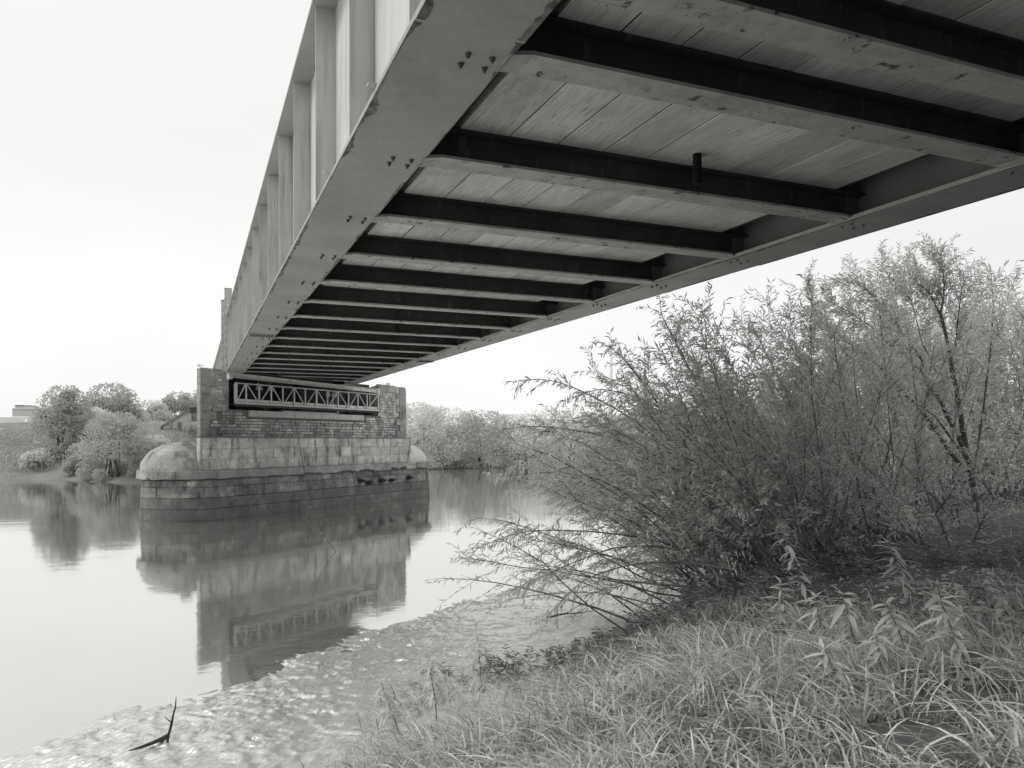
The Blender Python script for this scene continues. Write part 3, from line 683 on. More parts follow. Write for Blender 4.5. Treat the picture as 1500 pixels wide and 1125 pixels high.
class Willow:
    def __init__(s): s.st = MB(); s.tw = MB(); s.P = []; s.D = []; s.L = []; s.W = []
    def leaves_on(s, pts, spacing, lmin, lmax, u0=0.1, hang=0.5):
        spacing *= 0.8; lmin *= 1.15; lmax *= 1.2
        ln = np.linalg.norm(np.diff(pts, axis=0), axis=1).sum(); n = max(1, int(ln * (1 - u0) / spacing))
        for u in np.linspace(u0, 1, n):
            p, d = along(pts, u); r = rng.normal(size=3); r -= d * (r @ d); r /= np.linalg.norm(r) + 1e-9
            v = d * 0.75 + r * 0.7 + np.array([0, 0, -hang * rng.uniform(0.2, 1)])
            s.P.append(p); s.D.append(v); l = rng.uniform(lmin, lmax); s.L.append(l); s.W.append(l * rng.uniform(0.15, 0.24))
    def stem(s, pts, r0, r1=0.004, twigs=14, tl=(0.35, 0.9), spread=0.75, spacing=0.042, leaf=(0.07, 0.12), u0=0.25, hang=0.5, grav=0.5, up=0.0):
        s.st.tube(pts, np.linspace(r0, r1, len(pts)), 5, cap=False)
        for k in range(twigs):
            u = u0 + (1 - u0) * rng.uniform() ** 0.8; p, d = along(pts, u); r = rng.normal(size=3); r -= d * (r @ d); r /= np.linalg.norm(r)
            q = curve(p, d + r * spread + np.array([0, 0, up]), rng.uniform(*tl) * (1.15 - 0.5 * u), 5, grav, 0.1)
            s.tw.tube(q, np.linspace(0.0045, 0.0018, 5), 3, cap=False); s.leaves_on(q, spacing, *leaf, hang=hang)
        s.leaves_on(pts[len(pts) // 2:], spacing, *leaf, hang=hang)
    def finish(s, root, mat, bark=None, name='foliage'):
        s.st.build('stem', bark or M_TWIG, root, smooth=True)
        if s.tw.n: tag(s.tw.build('twigs', M_TWIG, root), kind='stuff')
        me = leaf_mesh(name, s.P, s.D, np.array(s.L), np.array(s.W)); tag(link(name, me, mat, root), kind='stuff')
def cw(lat, dep, z): return Fv * dep + Rv * lat + np.array([0, 0, z])     # along / across the view
def ground_pt(x, y):
    for w in np.arange(2.5, 45, 0.04):
        p = at(x, y, w)
        if p[2] <= float(near_h(np.array([p[0]]), np.array([p[1]]), False)[0]): return p
    return at(x, y, 45)
def gz(p): return float(near_h(np.array([p[0]]), np.array([p[1]]), False)[0])
LEFT = -Rv
# ------------------------------------------------------------------ the willow bush that leans over the water
root = empty('willow_bush', ground_pt(1130, 815), 'large narrow-leaved willow bush leaning out over the water below the girder', 'bush')
W_ = Willow()
def stems(n, lat, dep, lean, sdl, length, **k):
    for i in range(n):
        la = rng.uniform(*lat); de = rng.uniform(*dep); p = cw(la, de, 0); p[2] = gz(p) - 0.05
        a = R_(rng.normal(lean, sdl)); b = R_(rng.normal(0, 18))
        d = np.array([0, 0, 1]) * math.cos(a) + LEFT * math.sin(a) + Fv * math.sin(b)
        pts = curve(p, d, rng.uniform(*length), 9, k.get('g', 0.06), 0.11)
        W_.stem(pts, rng.uniform(0.010, 0.022), **k.get('kw', {}))
stems(52, (3.1, 4.8), (11.0, 14.5), 34, 15, (3.0, 4.6), g=0.08, kw=dict(twigs=24, u0=.15))
stems(64, (4.2, 6.6), (11.5, 15.5), 24, 14, (3.2, 5.2), g=0.04, kw=dict(twigs=26, u0=.15))
stems(50, (3.4, 7.0), (11.2, 14.0), 30, 30, (1.0, 2.4), g=0.08, kw=dict(twigs=18, u0=.1))
stems(16, (1.8, 4.2), (11.0, 14.5), 52, 17, (2.2, 3.9), g=0.13, kw=dict(twigs=8, spacing=0.11, u0=0.4, tl=(.4, 1.1)))
stems(34, (5.2, 8.6), (14.0, 17.0), 16, 14, (3.8, 5.4), g=0.03, kw=dict(twigs=24, u0=.12))
# single long rods, mostly bare below, tufted at their tips
for px_, dep in (([(1085, 790), (1010, 690), (940, 620), (860, 575), (800, 552), (742, 560)], 11.6), ([(1060, 760), (1000, 640), (945, 565), (905, 515), (872, 498)], 12.2),
                 ([(1100, 720), (1040, 600), (1000, 520), (968, 462), (966, 432)], 12.6), ([(1040, 810), (950, 745), (880, 700), (800, 690), (735, 700)], 12.0),
                 ([(1060, 830), (960, 790), (870, 778), (770, 776), (705, 800)], 11.4), ([(1080, 835), (1000, 822), (920, 826), (850, 850), (800, 905)], 10.8),
                 ([(1120, 760), (1060, 650), (1020, 560), (985, 500), (1003, 455)], 12.9), ([(1070, 770), (985, 680), (900, 640), (790, 622), (712, 632)], 12.4),
                 ([(1050, 825), (980, 800), (900, 800), (820, 832), (740, 868)], 11.0), ([(1090, 740), (1020, 640), (960, 590), (880, 566), (820, 590)], 13.0)):
    pts = np.array([at(x, y, dep + 0.25 * math.sin(i * 1.7)) for i, (x, y) in enumerate(px_)])
    tt = np.linspace(0, 1, len(pts)); uu = np.linspace(0, 1, 13); pts = np.stack([np.interp(uu, tt, pts[:, k]) for k in range(3)], 1)
    pts[1:-1] = (pts[:-2] + 2 * pts[1:-1] + pts[2:]) / 4
    W_.stem(pts, 0.018, 0.004, twigs=12, tl=(0.25, 0.6), u0=0.45, hang=1.0, grav=1.2, spacing=0.05)
W_.finish(root, M_WILLOW)
# ------------------------------------------------------------------ sapling with the forked dark trunk
b0 = at(1432, 722, 17.0); b0[2] = gz(b0)
root = empty('willow_tree', b0, 'slender willow tree with dark forked trunks behind the bush', 'tree')
W_ = Willow(); TD = 17.0
def trunk(pxs, r0, r1, tw, dep=TD, **k):
    pts = np.array([at(x, y, dep + 0.1 * math.sin(i)) for i, (x, y) in enumerate(pxs)])
    if pxs[0][1] > 700: pts[0][2] = gz(pts[0]) - 0.1
    W_.stem(pts, r0, r1, twigs=tw, **k); return pts
kw = dict(tl=(0.4, 1.15), spacing=0.040, leaf=(0.09, 0.14), u0=0.5, grav=0.4, up=0.15)
trunk([(1432, 720), (1417, 670), (1410, 631), (1405, 595), (1399, 560), (1395, 551), (1392, 523), (1383, 481), (1377, 460)], 0.075, 0.035, 26, **kw)
trunk([(1377, 460), (1381, 444), (1383, 420), (1381, 390), (1378, 372)], 0.03, 0.006, 49, **dict(kw, u0=0.05))
trunk([(1377, 460), (1362, 430), (1342, 412), (1330, 398)], 0.022, 0.006, 41, **dict(kw, u0=0.1))
trunk([(1419, 676), (1404, 641), (1387, 608), (1374, 583), (1358, 560), (1348, 543)], 0.06, 0.036, 15, **kw)
trunk([(1348, 543), (1352, 530), (1341, 514), (1327, 500), (1313, 472), (1294, 449), (1270, 425), (1248, 408)], 0.034, 0.006, 76, **dict(kw, u0=0.1))
trunk([(1348, 543), (1322, 516), (1299, 502), (1280, 481), (1243, 456), (1210, 440)], 0.024, 0.006, 64, **dict(kw, u0=0.1))
trunk([(1408, 682), (1385, 654), (1364, 620), (1346, 599), (1326, 578), (1300, 548), (1283, 533), (1240, 500), (1200, 470)], 0.05, 0.006, 64, dep=16.6, **dict(kw, u0=0.2))
trunk([(1401, 590), (1397, 540), (1403, 467), (1408, 430), (1412, 408)], 0.03, 0.006, 49, dep=17.2, **dict(kw, u0=0.3))
trunk([(1398, 560), (1372, 545), (1350, 500), (1335, 440), (1310, 412), (1292, 392)], 0.02, 0.006, 64, dep=17.6, **dict(kw, u0=0.2))
trunk([(1425, 700), (1440, 600), (1450, 520), (1455, 450), (1452, 400)], 0.028, 0.006, 57, dep=17.5, **dict(kw, u0=0.2))
trunk([(1415, 672), (1370, 610), (1300, 560), (1240, 520), (1190, 450), (1180, 420)], 0.03, 0.006, 64, dep=18.0, **dict(kw, u0=0.3))
W_.finish(root, M_WILLOW2, M_BARK)
# ------------------------------------------------------------------ thicket farther along the bank
for (la0, la1, de0, de1, hh, lab) in ((10.8, 16.5, 20, 24.5, (4.0, 6.2), 'pale upright willow thicket at the right edge beyond the forked tree'), (6.0, 12.5, 22, 27, (3.5, 5.8), 'hazy willow thicket behind the forked tree trunks'), (9.6, 12.5, 9, 14, (3.0, 4.2), 'nearer willow thicket, mostly out of view past the right edge, added to shade the bank')):  # third one added mostly out of frame to keep light off the right grass
    root = empty('willow_thicket', cw((la0 + la1) / 2, (de0 + de1) / 2, gz(cw((la0 + la1) / 2, (de0 + de1) / 2, 0))), lab, 'thicket', 'willow thickets along the near bank')
    W_ = Willow()
    for i in range(110):
        p = cw(rng.uniform(la0, la1), rng.uniform(de0, de1), 0); p[2] = gz(p) - .05
        d = np.array([0, 0, 1]) + LEFT * rng.normal(0.12, 0.2) + Fv * rng.normal(0, 0.15)
        W_.stem(curve(p, d, rng.uniform(*hh), 8, 0.02, 0.08), rng.uniform(.012, .03), twigs=18, tl=(.5, 1.2), spacing=.075, leaf=(.14, .22), u0=.15, grav=.2, up=.5)
    W_.finish(root, M_WILLOW2)
root = empty('willow_scrub', cw(9, 19, gz(cw(9, 19, 0))), 'low dense willow scrub around the foot of the forked tree', 'scrub', 'willow thickets along the near bank')
W_ = Willow()
for i in range(120):
    p = cw(rng.uniform(5.0, 14.5), rng.uniform(17.6, 21.5), 0); p[2] = gz(p) - .05
    W_.stem(curve(p, np.array([0, 0, 1]) + LEFT * rng.normal(0.2, 0.35) + Fv * rng.normal(0, 0.25), rng.uniform(1.2, 3.0), 7, 0.06, 0.1), rng.uniform(.008, .016), twigs=12, tl=(.4, .9), spacing=.06, leaf=(.11, .17), u0=.05, grav=.2, up=.3)
W_.finish(root, M_WILLOW)
# ------------------------------------------------------------------ far bank shrubs and trees
def far_plant(name, label, cat, cx_, top_y, base_y, half_px, dep, n, ls, mat, group=None, clumps=26, dome=False, thin=0.0):
    b = at(cx_, base_y, dep); b[2] = max(0.2, float(far_h(np.array([b[0]]), np.array([b[1]]))[0]) - 0.2)
    topz = at(cx_, top_y, dep)[2]; h = topz - b[2]; r = half_px / FPX * dep
    root = empty(name, b, label, cat, group)
    tr = MB()
    for k in range(7):
        d = np.array([rng.normal(0, .35), rng.normal(0, .35), 1]); q = curve(b + rng.normal(0, .25 * r * .5, 3) * [1, 1, 0], d, h * rng.uniform(.6, .85), 6, 0, .12)
        tr.tube(q, np.linspace(.10, .02, 6) * (h / 7), 5, cap=False)
    tr.build('trunk', M_BARK, root, smooth=True)
    P, D = [], []
    per = n // clumps
    for k in range(clumps):
        th = rng.uniform(0, 2 * math.pi); v = rng.uniform(0.0, 1) ** (1.35 if dome else 1.05)
        rr_ = (math.sqrt(max(0.05, 1 - ((v - .28) / .75) ** 2)) if not dome else math.sqrt(max(0.05, 1 - v ** 2.2))) * rng.uniform(.45, 1) ** .5
        c = b + np.array([math.cos(th) * r * rr_ * .86, math.sin(th) * r * rr_ * .86, h * (0.02 + .90 * v)])
        cr = r * rng.uniform(.14, .42)
        g = rng.normal(size=(per, 3)); g = nrm_(g) * (rng.uniform(.25, 1, (per, 1)) ** .4)
        pp = c + g * np.array([cr, cr, cr * .75]); P.append(pp); D.append(g + np.array([0, 0, -.35]) + rng.normal(0, .5, (per, 3)))
    # airy outermost sprays
    m_ = int(n * .18); th = rng.uniform(0, 2 * math.pi, m_); v = rng.uniform(.3, 1.04, m_); rr_ = np.sqrt(np.clip(1 - ((v - .35) / .72) ** 2, 0.02, 1)) * rng.uniform(.75, 1.1, m_)
    P.append(b + np.stack([np.cos(th) * r * rr_, np.sin(th) * r * rr_, h * v], 1)); D.append(rng.normal(size=(m_, 3)) + [0, 0, .5])
    P = np.concatenate(P); D = np.concatenate(D); k = P[:, 2] > b[2]; P, D = P[k], D[k]
    L = rng.uniform(.6, 1.3, len(P)) * ls
    tag(link('crown', leaf_mesh('crown', P, D, L, L * rng.uniform(.3, .5, len(P)), clip=False), mat, root), kind='stuff')
far_plant('bushy_tree', 'loose airy tree left of the domed tree on the embankment', 'tree', 94, 570, 672, 40, 82, 10000, .32, M_FAR2, clumps=34)
far_plant('domed_tree', 'dark dome-crowned tree behind the left embankment', 'tree', 163, 566, 645, 42, 112, 10000, .42, M_FAR2, clumps=30, dome=True)
far_plant('round_willow', 'round feathery willow shrub at the water edge left of the pier', 'shrub', 172, 609, 704, 50, 73.5, 14000, .25, M_FAR2, clumps=40, dome=True)
far_plant('hedge_shrub', 'low shrub between the domed tree and the pier', 'shrub', 222, 590, 640, 30, 118, 6000, .40, M_FAR1, 'shrubs behind the left embankment', 24)
far_plant('hedge_shrub', 'dark shrub just left of the pier tower, above the abutment steps', 'shrub', 262, 578, 640, 30, 124, 6000, .42, M_FAR2, 'shrubs behind the left embankment', 24)
far_plant('hedge_shrub', 'small shrub filling the gap beneath the domed tree', 'shrub', 130, 600, 645, 40, 106, 6000, .36, M_FAR1, 'shrubs behind the left embankment', 24)
far_plant('hedge_shrub', 'shrub half hidden behind the left tower of the pier', 'shrub', 300, 572, 640, 26, 128, 4000, .44, M_FAR2, 'shrubs behind the left embankment', 20)
for cx_, ty, by, hp, dep, lab in ((18, 655, 690, 34, 86, 'low reedy scrub at the left picture edge on the far bank'), (62, 662, 694, 26, 80, 'low scrub below the loose airy tree'), (118, 652, 690, 22, 77, 'small scrub between the airy tree and the round willow'), (226, 640, 690, 26, 77, 'scrub between the round willow and the left dome'), (30, 636, 660, 24, 94, 'tuft of scrub on the crest at far left')):
    far_plant('bank_scrub', lab, 'scrub', cx_, ty, by, hp, dep, 3200, .28, M_FAR1 if hp > 25 else M_FAR2, 'low scrub on the left far bank', 16)
k = 0
FARLAB = ['just right of the pier tower', 'above the right domed pier end', 'right of the pier, second in the row', 'in mid river bank, third in the row', 'behind the leftmost drooping willow tips', 'behind the long bare willow rods', 'seen through the willow tips', 'half hidden behind the near willow bush', 'hidden mostly by the near willow bush', 'beyond the near bush toward the right', 'far along the bank behind the thicket']
for cx_, ty, hp, dep in ((606, 590, 52, 104), (652, 598, 60, 106.5), (706, 602, 62, 107), (765, 606, 64, 108), (826, 600, 68, 111), (885, 608, 66, 113), (945, 603, 70, 117), (1010, 612, 60, 121), (1080, 606, 70, 126), (1160, 604, 80, 132), (1260, 600, 100, 140)):
    far_plant('river_shrub', 'pale bushy willow on the far bank ' + FARLAB[k], 'shrub', cx_, ty + 4, 690 - (dep - 103) * .3, hp, dep, 9500 if k < 7 else 6000, .32 + .002 * (dep - 100), (M_FAR1, M_FAR1, M_FAR2)[k % 3] if k % 4 else M_FAR1, 'willows lining the far bank', 38); k += 1
# ------------------------------------------------------------------ grass
def blades(name, P, L, W, lean, mat, seg=3, wind=None):
    n = len(P); th = rng.uniform(0, 2 * math.pi, n); h = np.stack([np.cos(th), np.sin(th), 0 * th], 1)
    if wind is not None: h = nrm_(h + wind)
    sd = np.stack([-h[:, 1], h[:, 0], 0 * th], 1); sd = nrm_(sd + rng.normal(0, .35, (n, 3)))
    V = []
    for i in range(seg + 1):
        u = i / seg; w = W * (0.75 + .5 * u - 1.2 * u ** 3) * .9
        c = P + h * (L * lean * (u ** 1.8))[:, None] + np.array([0, 0, 1]) * (L * (u - .46 * lean * u ** 2.4))[:, None]
        V += [c - sd * (w / 2)[:, None], c + sd * (w / 2)[:, None]]
    V = np.stack(V, 1).reshape(-1, 3); k = 2 * (seg + 1); i0 = np.arange(n)[:, None] * k
    Q = np.concatenate([i0 + np.array([2 * i, 2 * i + 1, 2 * i + 3, 2 * i + 2]) for i in range(seg)])
    return link(name, mesh_np(name, V, Q), mat)
def scatter(n, lat_over_depth, dmin, dmax, power=1.4):
    u = rng.uniform(size=n); dep = (dmin ** (1 - power) + u * (dmax ** (1 - power) - dmin ** (1 - power))) ** (1 / (1 - power))
    lat = dep * rng.uniform(lat_over_depth[0], lat_over_depth[1], n)
    p = Fv[None] * dep[:, None] + Rv[None] * lat[:, None]; return p[:, :2], dep
XY, dep = scatter(96000, (-.5, .8), 2.6, 20, 0.92)
d_in = -sdist(XY, NEAR); s_al = (XY - O0) @ AS
edge = 4.15 - .36 * np.clip(s_al + 2.5, 0, 7.5) + (fbm(XY[:, 0] * .9, XY[:, 1] * .9, 51) - .5) * 1.6
patch = fbm(XY[:, 0] * .55 + 9, XY[:, 1] * .55, 55, 3)
bare = np.zeros(len(XY))
for (x, y, r) in ((1300, 868, 1.0), (1400, 850, 1.1), (1430, 1045, .45), (1250, 860, .7), (1340, 1095, .35), (900, 975, .55), (1480, 800, 2.0), (1340, 800, 1.4)):
    q = ground_pt(x, y)[:2]; bare = np.maximum(bare, np.clip(1.3 - np.linalg.norm(XY - q, axis=1) / r, 0, 1))
keep = (d_in > edge) & (rng.uniform(size=len(XY)) < np.clip(.25 + (d_in - edge) * .8, 0, 1) * (1 - .93 * np.clip(bare * 1.5, 0, 1)) * np.clip(2.3 - patch * 2.9, .12, 1)) & (rng.uniform(size=len(XY)) < np.clip(1.0 - (dep - 8.2 - 3.0 * (s_al < 2)) * .42, .07, 1))
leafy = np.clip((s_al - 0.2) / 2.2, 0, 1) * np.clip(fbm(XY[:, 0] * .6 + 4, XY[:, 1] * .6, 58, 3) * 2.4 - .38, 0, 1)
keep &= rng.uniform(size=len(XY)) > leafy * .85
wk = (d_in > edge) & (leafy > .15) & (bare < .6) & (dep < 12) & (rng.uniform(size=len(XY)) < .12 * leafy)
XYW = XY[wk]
XY, dep = XY[keep], dep[keep]
Pg = np.column_stack([XY, near_h(XY[:, 0], XY[:, 1]) - .02])
tall = np.where(s_al[keep] > 1.5, .78, 1.0) * (.13 + .23 * fbm(XY[:, 0] * .7, XY[:, 1] * .7, 57, 3))
tag(blades('grass', Pg, tall * rng.uniform(.55, 1.5, len(Pg)), rng.uniform(.006, .023, len(Pg)), rng.uniform(.35, 1.5, len(Pg)), M_GRASS, 4, LEFT * .5), 'long pale grass bending over the near bank', 'grass', kind='stuff')
print('grass blades', len(Pg), 'weeds', len(XYW))
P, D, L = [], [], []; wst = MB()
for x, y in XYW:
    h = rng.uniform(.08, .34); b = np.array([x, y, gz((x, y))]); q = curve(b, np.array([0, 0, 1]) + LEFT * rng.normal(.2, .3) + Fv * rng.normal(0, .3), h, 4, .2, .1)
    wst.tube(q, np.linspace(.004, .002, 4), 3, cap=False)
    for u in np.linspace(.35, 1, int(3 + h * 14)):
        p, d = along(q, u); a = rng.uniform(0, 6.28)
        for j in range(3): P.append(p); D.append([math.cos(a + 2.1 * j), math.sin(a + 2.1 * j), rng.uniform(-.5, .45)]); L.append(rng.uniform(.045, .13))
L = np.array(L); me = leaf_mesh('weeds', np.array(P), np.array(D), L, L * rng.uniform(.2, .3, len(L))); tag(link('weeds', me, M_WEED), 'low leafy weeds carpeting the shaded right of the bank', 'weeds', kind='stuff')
tag(wst.build('weed_stalks', M_TWIG), 'thin stalks of the low leafy weeds', 'weeds', kind='stuff')
# far bank rough grass and reeds
n = 60000; ss = rng.uniform(-45, 75, n); tt = rng.uniform(-6, 26, n)
XY = np.stack([-4 + ss * .8 - tt * .6, 79 + ss * .6 + tt * .8], 1); d_in = sdist(XY, FAR)
k = (d_in > 3.2) & (d_in < 26); XY, d_in = XY[k], d_in[k]
Pf = np.column_stack([XY, far_h(XY[:, 0], XY[:, 1]) - .05]); reed = fbm(XY[:, 0] * .25, XY[:, 1] * .25, 91, 3)
hgt = np.where(d_in < 10, .5 + 1.3 * np.clip(reed - .35, 0, 1), .28) * rng.uniform(.6, 1.3, len(XY))
tag(blades('far_grass', Pf, hgt, rng.uniform(.05, .11, len(XY)), rng.uniform(.2, .8, len(XY)), M_FARG, 2), 'rough grass and reeds on the far embankment', 'grass', kind='stuff')
# ------------------------------------------------------------------ leafy plants on the near bank: every leaf its own piece
def lance(L, w):
    V = []; 
    for i, (u, ww) in enumerate(((0, .08), (.22, .75), (.45, 1.0), (.72, .66), (1.0, .02))):
        z = -.30 * u * u * L
        V += [(u * L, -w / 2 * ww, z + .18 * w * ww), (u * L, 0, z), (u * L, w / 2 * ww, z + .18 * w * ww)]
    Q = [[3 * i + j, 3 * i + j + 1, 3 * i + j + 4, 3 * i + j + 3] for i in range(4) for j in (0, 1)]
    me = mesh_np('leaf', np.array(V), np.array(Q), True); me.materials.append(M_BALSAM); return me
LEAVES = [lance(.15, .034), lance(.12, .03), lance(.18, .036)]; OVAL = [lance(.075, .055), lance(.06, .046)]
def plant(name, x, y, hpx, label, group, lean=-.25, nwh=5, big=1.0, kind='lance'):
    b = ground_pt(x, y); w = b @ Fv; h = hpx / FPX * w; b[2] = gz(b) - .02
    root = empty(name, b, label, 'plant', group)
    pts = curve(b, np.array([0, 0, 1]) + Rv * (lean + rng.normal(0, .12)) + Fv * rng.normal(0, .15), h * 1.05, 7, .25, .08)
    MB().tube(pts, np.linspace(.008, .003, 7), 6).build('stem', M_TWIG, root, smooth=True)
    src = LEAVES if kind == 'lance' else OVAL
    for k in range(nwh):
        p, d = along(pts, .35 + .65 * k / max(1, nwh - 1)); a0 = rng.uniform(0, 6.28)
        for j in range(4 if k < nwh - 1 else 5):
            o = link('leaf', src[rng.integers(len(src))], None, root, p)
            o.rotation_euler = (rng.normal(0, .25), rng.uniform(-.35, .55) - (.5 if k == nwh - 1 else 0), a0 + j * (1.57 if k < nwh - 1 else 1.26) + rng.normal(0, .25))
            s_ = 1.12 * big * rng.uniform(.7, 1.25) * (1.0 if k < nwh - 1 else .75); o.scale = (s_, s_, s_)
BG = 'broad-leaved plants on the near bank'
for (x, y, h, lab) in ((1190, 905, 140, 'tall leafy plant at the foot of the willow bush, leftmost of the leafy group'), (1332, 890, 95, 'leafy plant with pale drooping leaves in front of the bare earth patch'),
        (1262, 965, 95, 'leafy plant in the grass directly below the bare earth patch'), (1345, 985, 110, 'bushy plant with a star of pale leaves right of the grass centre'),
        (1420, 1000, 120, 'leafy plant near the right edge above the dark hollow'), (1462, 985, 100, 'leafy plant farthest right beside the dark hollow'),
        (1210, 950, 80, 'short leafy plant below the tall leftmost one'), (1300, 1010, 80, 'small leafy plant between the two grassy hollows'),
        (1390, 940, 85, 'leafy plant right of the bare earth, behind the star-leaved plant'), (1240, 1020, 70, 'low leafy plant deep in the grass right of centre'),
        (1150, 930, 75, 'leafy plant at the grass edge under the willow rods'), (640, 1060, 95, 'leafy plant at the edge of the mud, in the grass left of centre'),
        (590, 1085, 90, 'leafy plant nearest the bare mud at lower left'), (705, 1000, 80, 'thin leafy plant above the mud scarp left of centre')):
    plant('balsam_plant', x, y, h, lab, BG, nwh=10 if h > 85 else 8)
for (x, y, lab) in ((1480, 905, 'round-leaved bramble at the right edge, upper of the cluster'), (1455, 925, 'round-leaved bramble inside the right edge cluster'), (1497, 935, 'round-leaved bramble cut by the right picture edge'),
                    (1430, 905, 'round-leaved bramble at the left of the right edge cluster'), (1470, 880, 'round-leaved bramble at the back of the right edge cluster')):
    plant('bramble', x, y, 60, lab, 'brambles at the right edge', lean=-.6, nwh=8, kind='oval')
# fallen leaves and stalks on the bare earth
XY, dep = scatter(9000, (.25, .72), 5, 22, 0.92)
d_in = -sdist(XY, NEAR); k = d_in > 5; XY = XY[k]
P = np.column_stack([XY, near_h(XY[:, 0], XY[:, 1]) + .012]); D = rng.normal(size=(len(P), 3)) * [1, 1, .25]
L = rng.uniform(.04, .11, len(P)); tag(link('leaf_litter', leaf_mesh('leaf_litter', P, D, L, L * rng.uniform(.12, .35, len(P))), M_GRASS), 'dead leaves and stalks strewn on the dark bank', 'leaf litter', kind='stuff')
# driftwood stake in the mud
b = ground_pt(247, 1088); b[2] = gz(b)
root = empty('driftwood_stake', b, 'dark twisted stick standing in the mud at lower left', 'driftwood')
w = b @ Fv
MB().tube([at(244, 1092, w), at(247, 1076, w), at(250, 1066, w + .03), at(254, 1046, w), at(257, 1036, w), at(258, 1020, w)], [.020, .015, .017, .012, .010, .003], 7).build('stake', M_DEAD, root, smooth=True)
MB().tube([ground_pt(x, y) + [0, 0, .05] for x, y in ((247, 1082), (238, 1088), (222, 1095), (205, 1101), (188, 1106))], [.022, .028, .022, .016, .006], 7).build('side_branch', M_DEAD, root, smooth=True)
MB().tube([at(251, 1058, w), at(243, 1052, w - .02), at(240, 1048, w - .02)], [.008, .005, .002], 5).build('stub', M_DEAD, root, smooth=True)
# thin line hanging from the deck into the river, its barbs near the water
wl = 26.7
pl = [(419, 487), (424, 530), (428, 575), (433, 620), (441, 665), (450, 710), (460, 748), (470, 775), (482, 796), (493, 809)]
root = empty('hanging_line', at(*pl[0], wl), 'thin dark line hanging from the deck down to the water before the pier', 'cable')
MB().tube([at(x, y, wl) for x, y in pl], .009, 5).build('line', M_DEAD, root, smooth=True)
for (x, y) in ((472, 781), (477, 790), (484, 798)): MB().tube([at(x - 2.5, y + 1.5, wl), at(x + 2.5, y - 1.5, wl)], .012, 4).build('barb', M_PDEAD, root)
# ------------------------------------------------------------------ far abutment with its stepped wing wall
def AB(p): return np.array([p[0] * 1.075, p[1] * 1.075, CAM_Z + (p[2] - CAM_Z) * 1.075])
ab = empty('abutment', (2, 94, 5), 'stone abutment with capped pier and sloping wing wall behind the left tower', 'abutment')
MB().box(0.75, 10.5, 87.0, 91, 1.0, 6.85, AB).build('wall', M_ASHLAR, ab)
MB().box(0.4, 1.25, 86.2, 87.0, 1.0, 8.1, AB).build('pilaster', M_BASE, ab)
MB().box(-.62, 1.35, 86.0, 87.2, 7.25, 7.62, AB).build('coping', M_LEDGE, ab)
MB().box(-.40, .38, 86.4, 87.0, 6.7, 7.24, AB).build('cap_block', M_BASE, ab)
V = [(-.3, 86.6, 3.5), (-.3, 87.2, 3.5), (-3.0, 87.2, 3.5), (-3.0, 86.6, 3.5), (-.3, 86.6, 7.1), (-.3, 87.2, 7.1), (-3.0, 87.2, 5.2), (-3.0, 86.6, 5.2)]
MB().hexa([AB(p) for p in V]).build('wing_wall', M_ASHLAR, ab)
V = [(-.2, 86.45, 7.12), (-.2, 87.35, 7.12), (-3.2, 87.35, 5.08), (-3.2, 86.45, 5.08), (-.2, 86.45, 7.36), (-.2, 87.35, 7.36), (-3.2, 87.35, 5.32), (-3.2, 86.45, 5.32)]
MB().hexa([AB(p) for p in V]).build('sloping_coping', M_LEDGE, ab)
# ------------------------------------------------------------------ pale industrial building far left, chimney far right
D_ = 330.
b = at(60, 645, D_); b[2] = 3
fb = empty('factory', b, 'pale flat-roofed industrial building behind the left embankment', 'building')
def fbox(x0, x1, y0, y1, dep, thick, mat, name, par):
    a = at(x0, y1, dep); c = at(x1, y0, dep); n_ = Fv * thick
    a2 = a.copy(); c2 = c.copy(); bz_ = a[2]; tz = c[2]
    V = [[a[0], a[1], bz_], [c[0], c[1], bz_], [c[0] + n_[0], c[1] + n_[1], bz_], [a[0] + n_[0], a[1] + n_[1], bz_], [a[0], a[1], tz], [c[0], c[1], tz], [c[0] + n_[0], c[1] + n_[1], tz], [a[0] + n_[0], a[1] + n_[1], tz]]
    return MB().hexa(V).build(name, mat, par)
wl_ = fbox(18, 175, 599, 646, D_, 40, M_PGREY, 'wall', fb)
fbox(17.4, 175.6, 598, 599, D_ - .4, 41, M_WHITE, 'parapet', fb)
fbox(22, 35, 594, 598, D_ + 8, 8, M_PGREY, 'roof_unit', fb)
fbox(21.5, 35.5, 593.3, 594, D_ + 7.6, 9, M_DCONC, 'roof_cap', fb)
b = at(10, 645, 300); b[2] = 3
shd = empty('shed', b, 'low white gabled shed in front of the pale industrial building', 'building')
fbox(-60, 34, 611, 646, 300, 14, M_WHITE, 'wall', shd)
p = [at(-60, 611, 300), at(34, 611, 300), at(34, 611, 300) + Fv * 14, at(-60, 611, 300) + Fv * 14]; r_ = [at(-60, 609.5, 300) + Fv * 7, at(34, 609.5, 300) + Fv * 7]
MB().add(p + r_, quads=[[0, 1, 5, 4], [2, 3, 4, 5]], tris=[[1, 2, 5], [3, 0, 4]]).build('roof', M_WHITE, shd)
b = at(36, 645, 296); b[2] = 3
tent = empty('marquee', b, 'small white peaked tent beside the low shed', 'tent')
p = [at(34.5, 618, 296), at(39.5, 618, 296), at(39.5, 618, 296) + Fv * 1.4, at(34.5, 618, 296) + Fv * 1.4, at(37, 611.5, 296) + Fv * .7]
MB().add(p, tris=[[0, 1, 4], [1, 2, 4], [2, 3, 4], [3, 0, 4]]).build('canopy', M_WHITE, tent)
q = [v.copy() for v in p[:4]]
for v in q: v[2] = 4.0
MB().hexa(q + p[:4]).build('skirt', M_WHITE, tent)
b = at(894, 645, 520); b[2] = 2
ch = empty('chimney', b, 'haze-pale slender chimney far beyond the right bank, behind willow tips', 'chimney')
zt = at(894, 508, 520)[2]
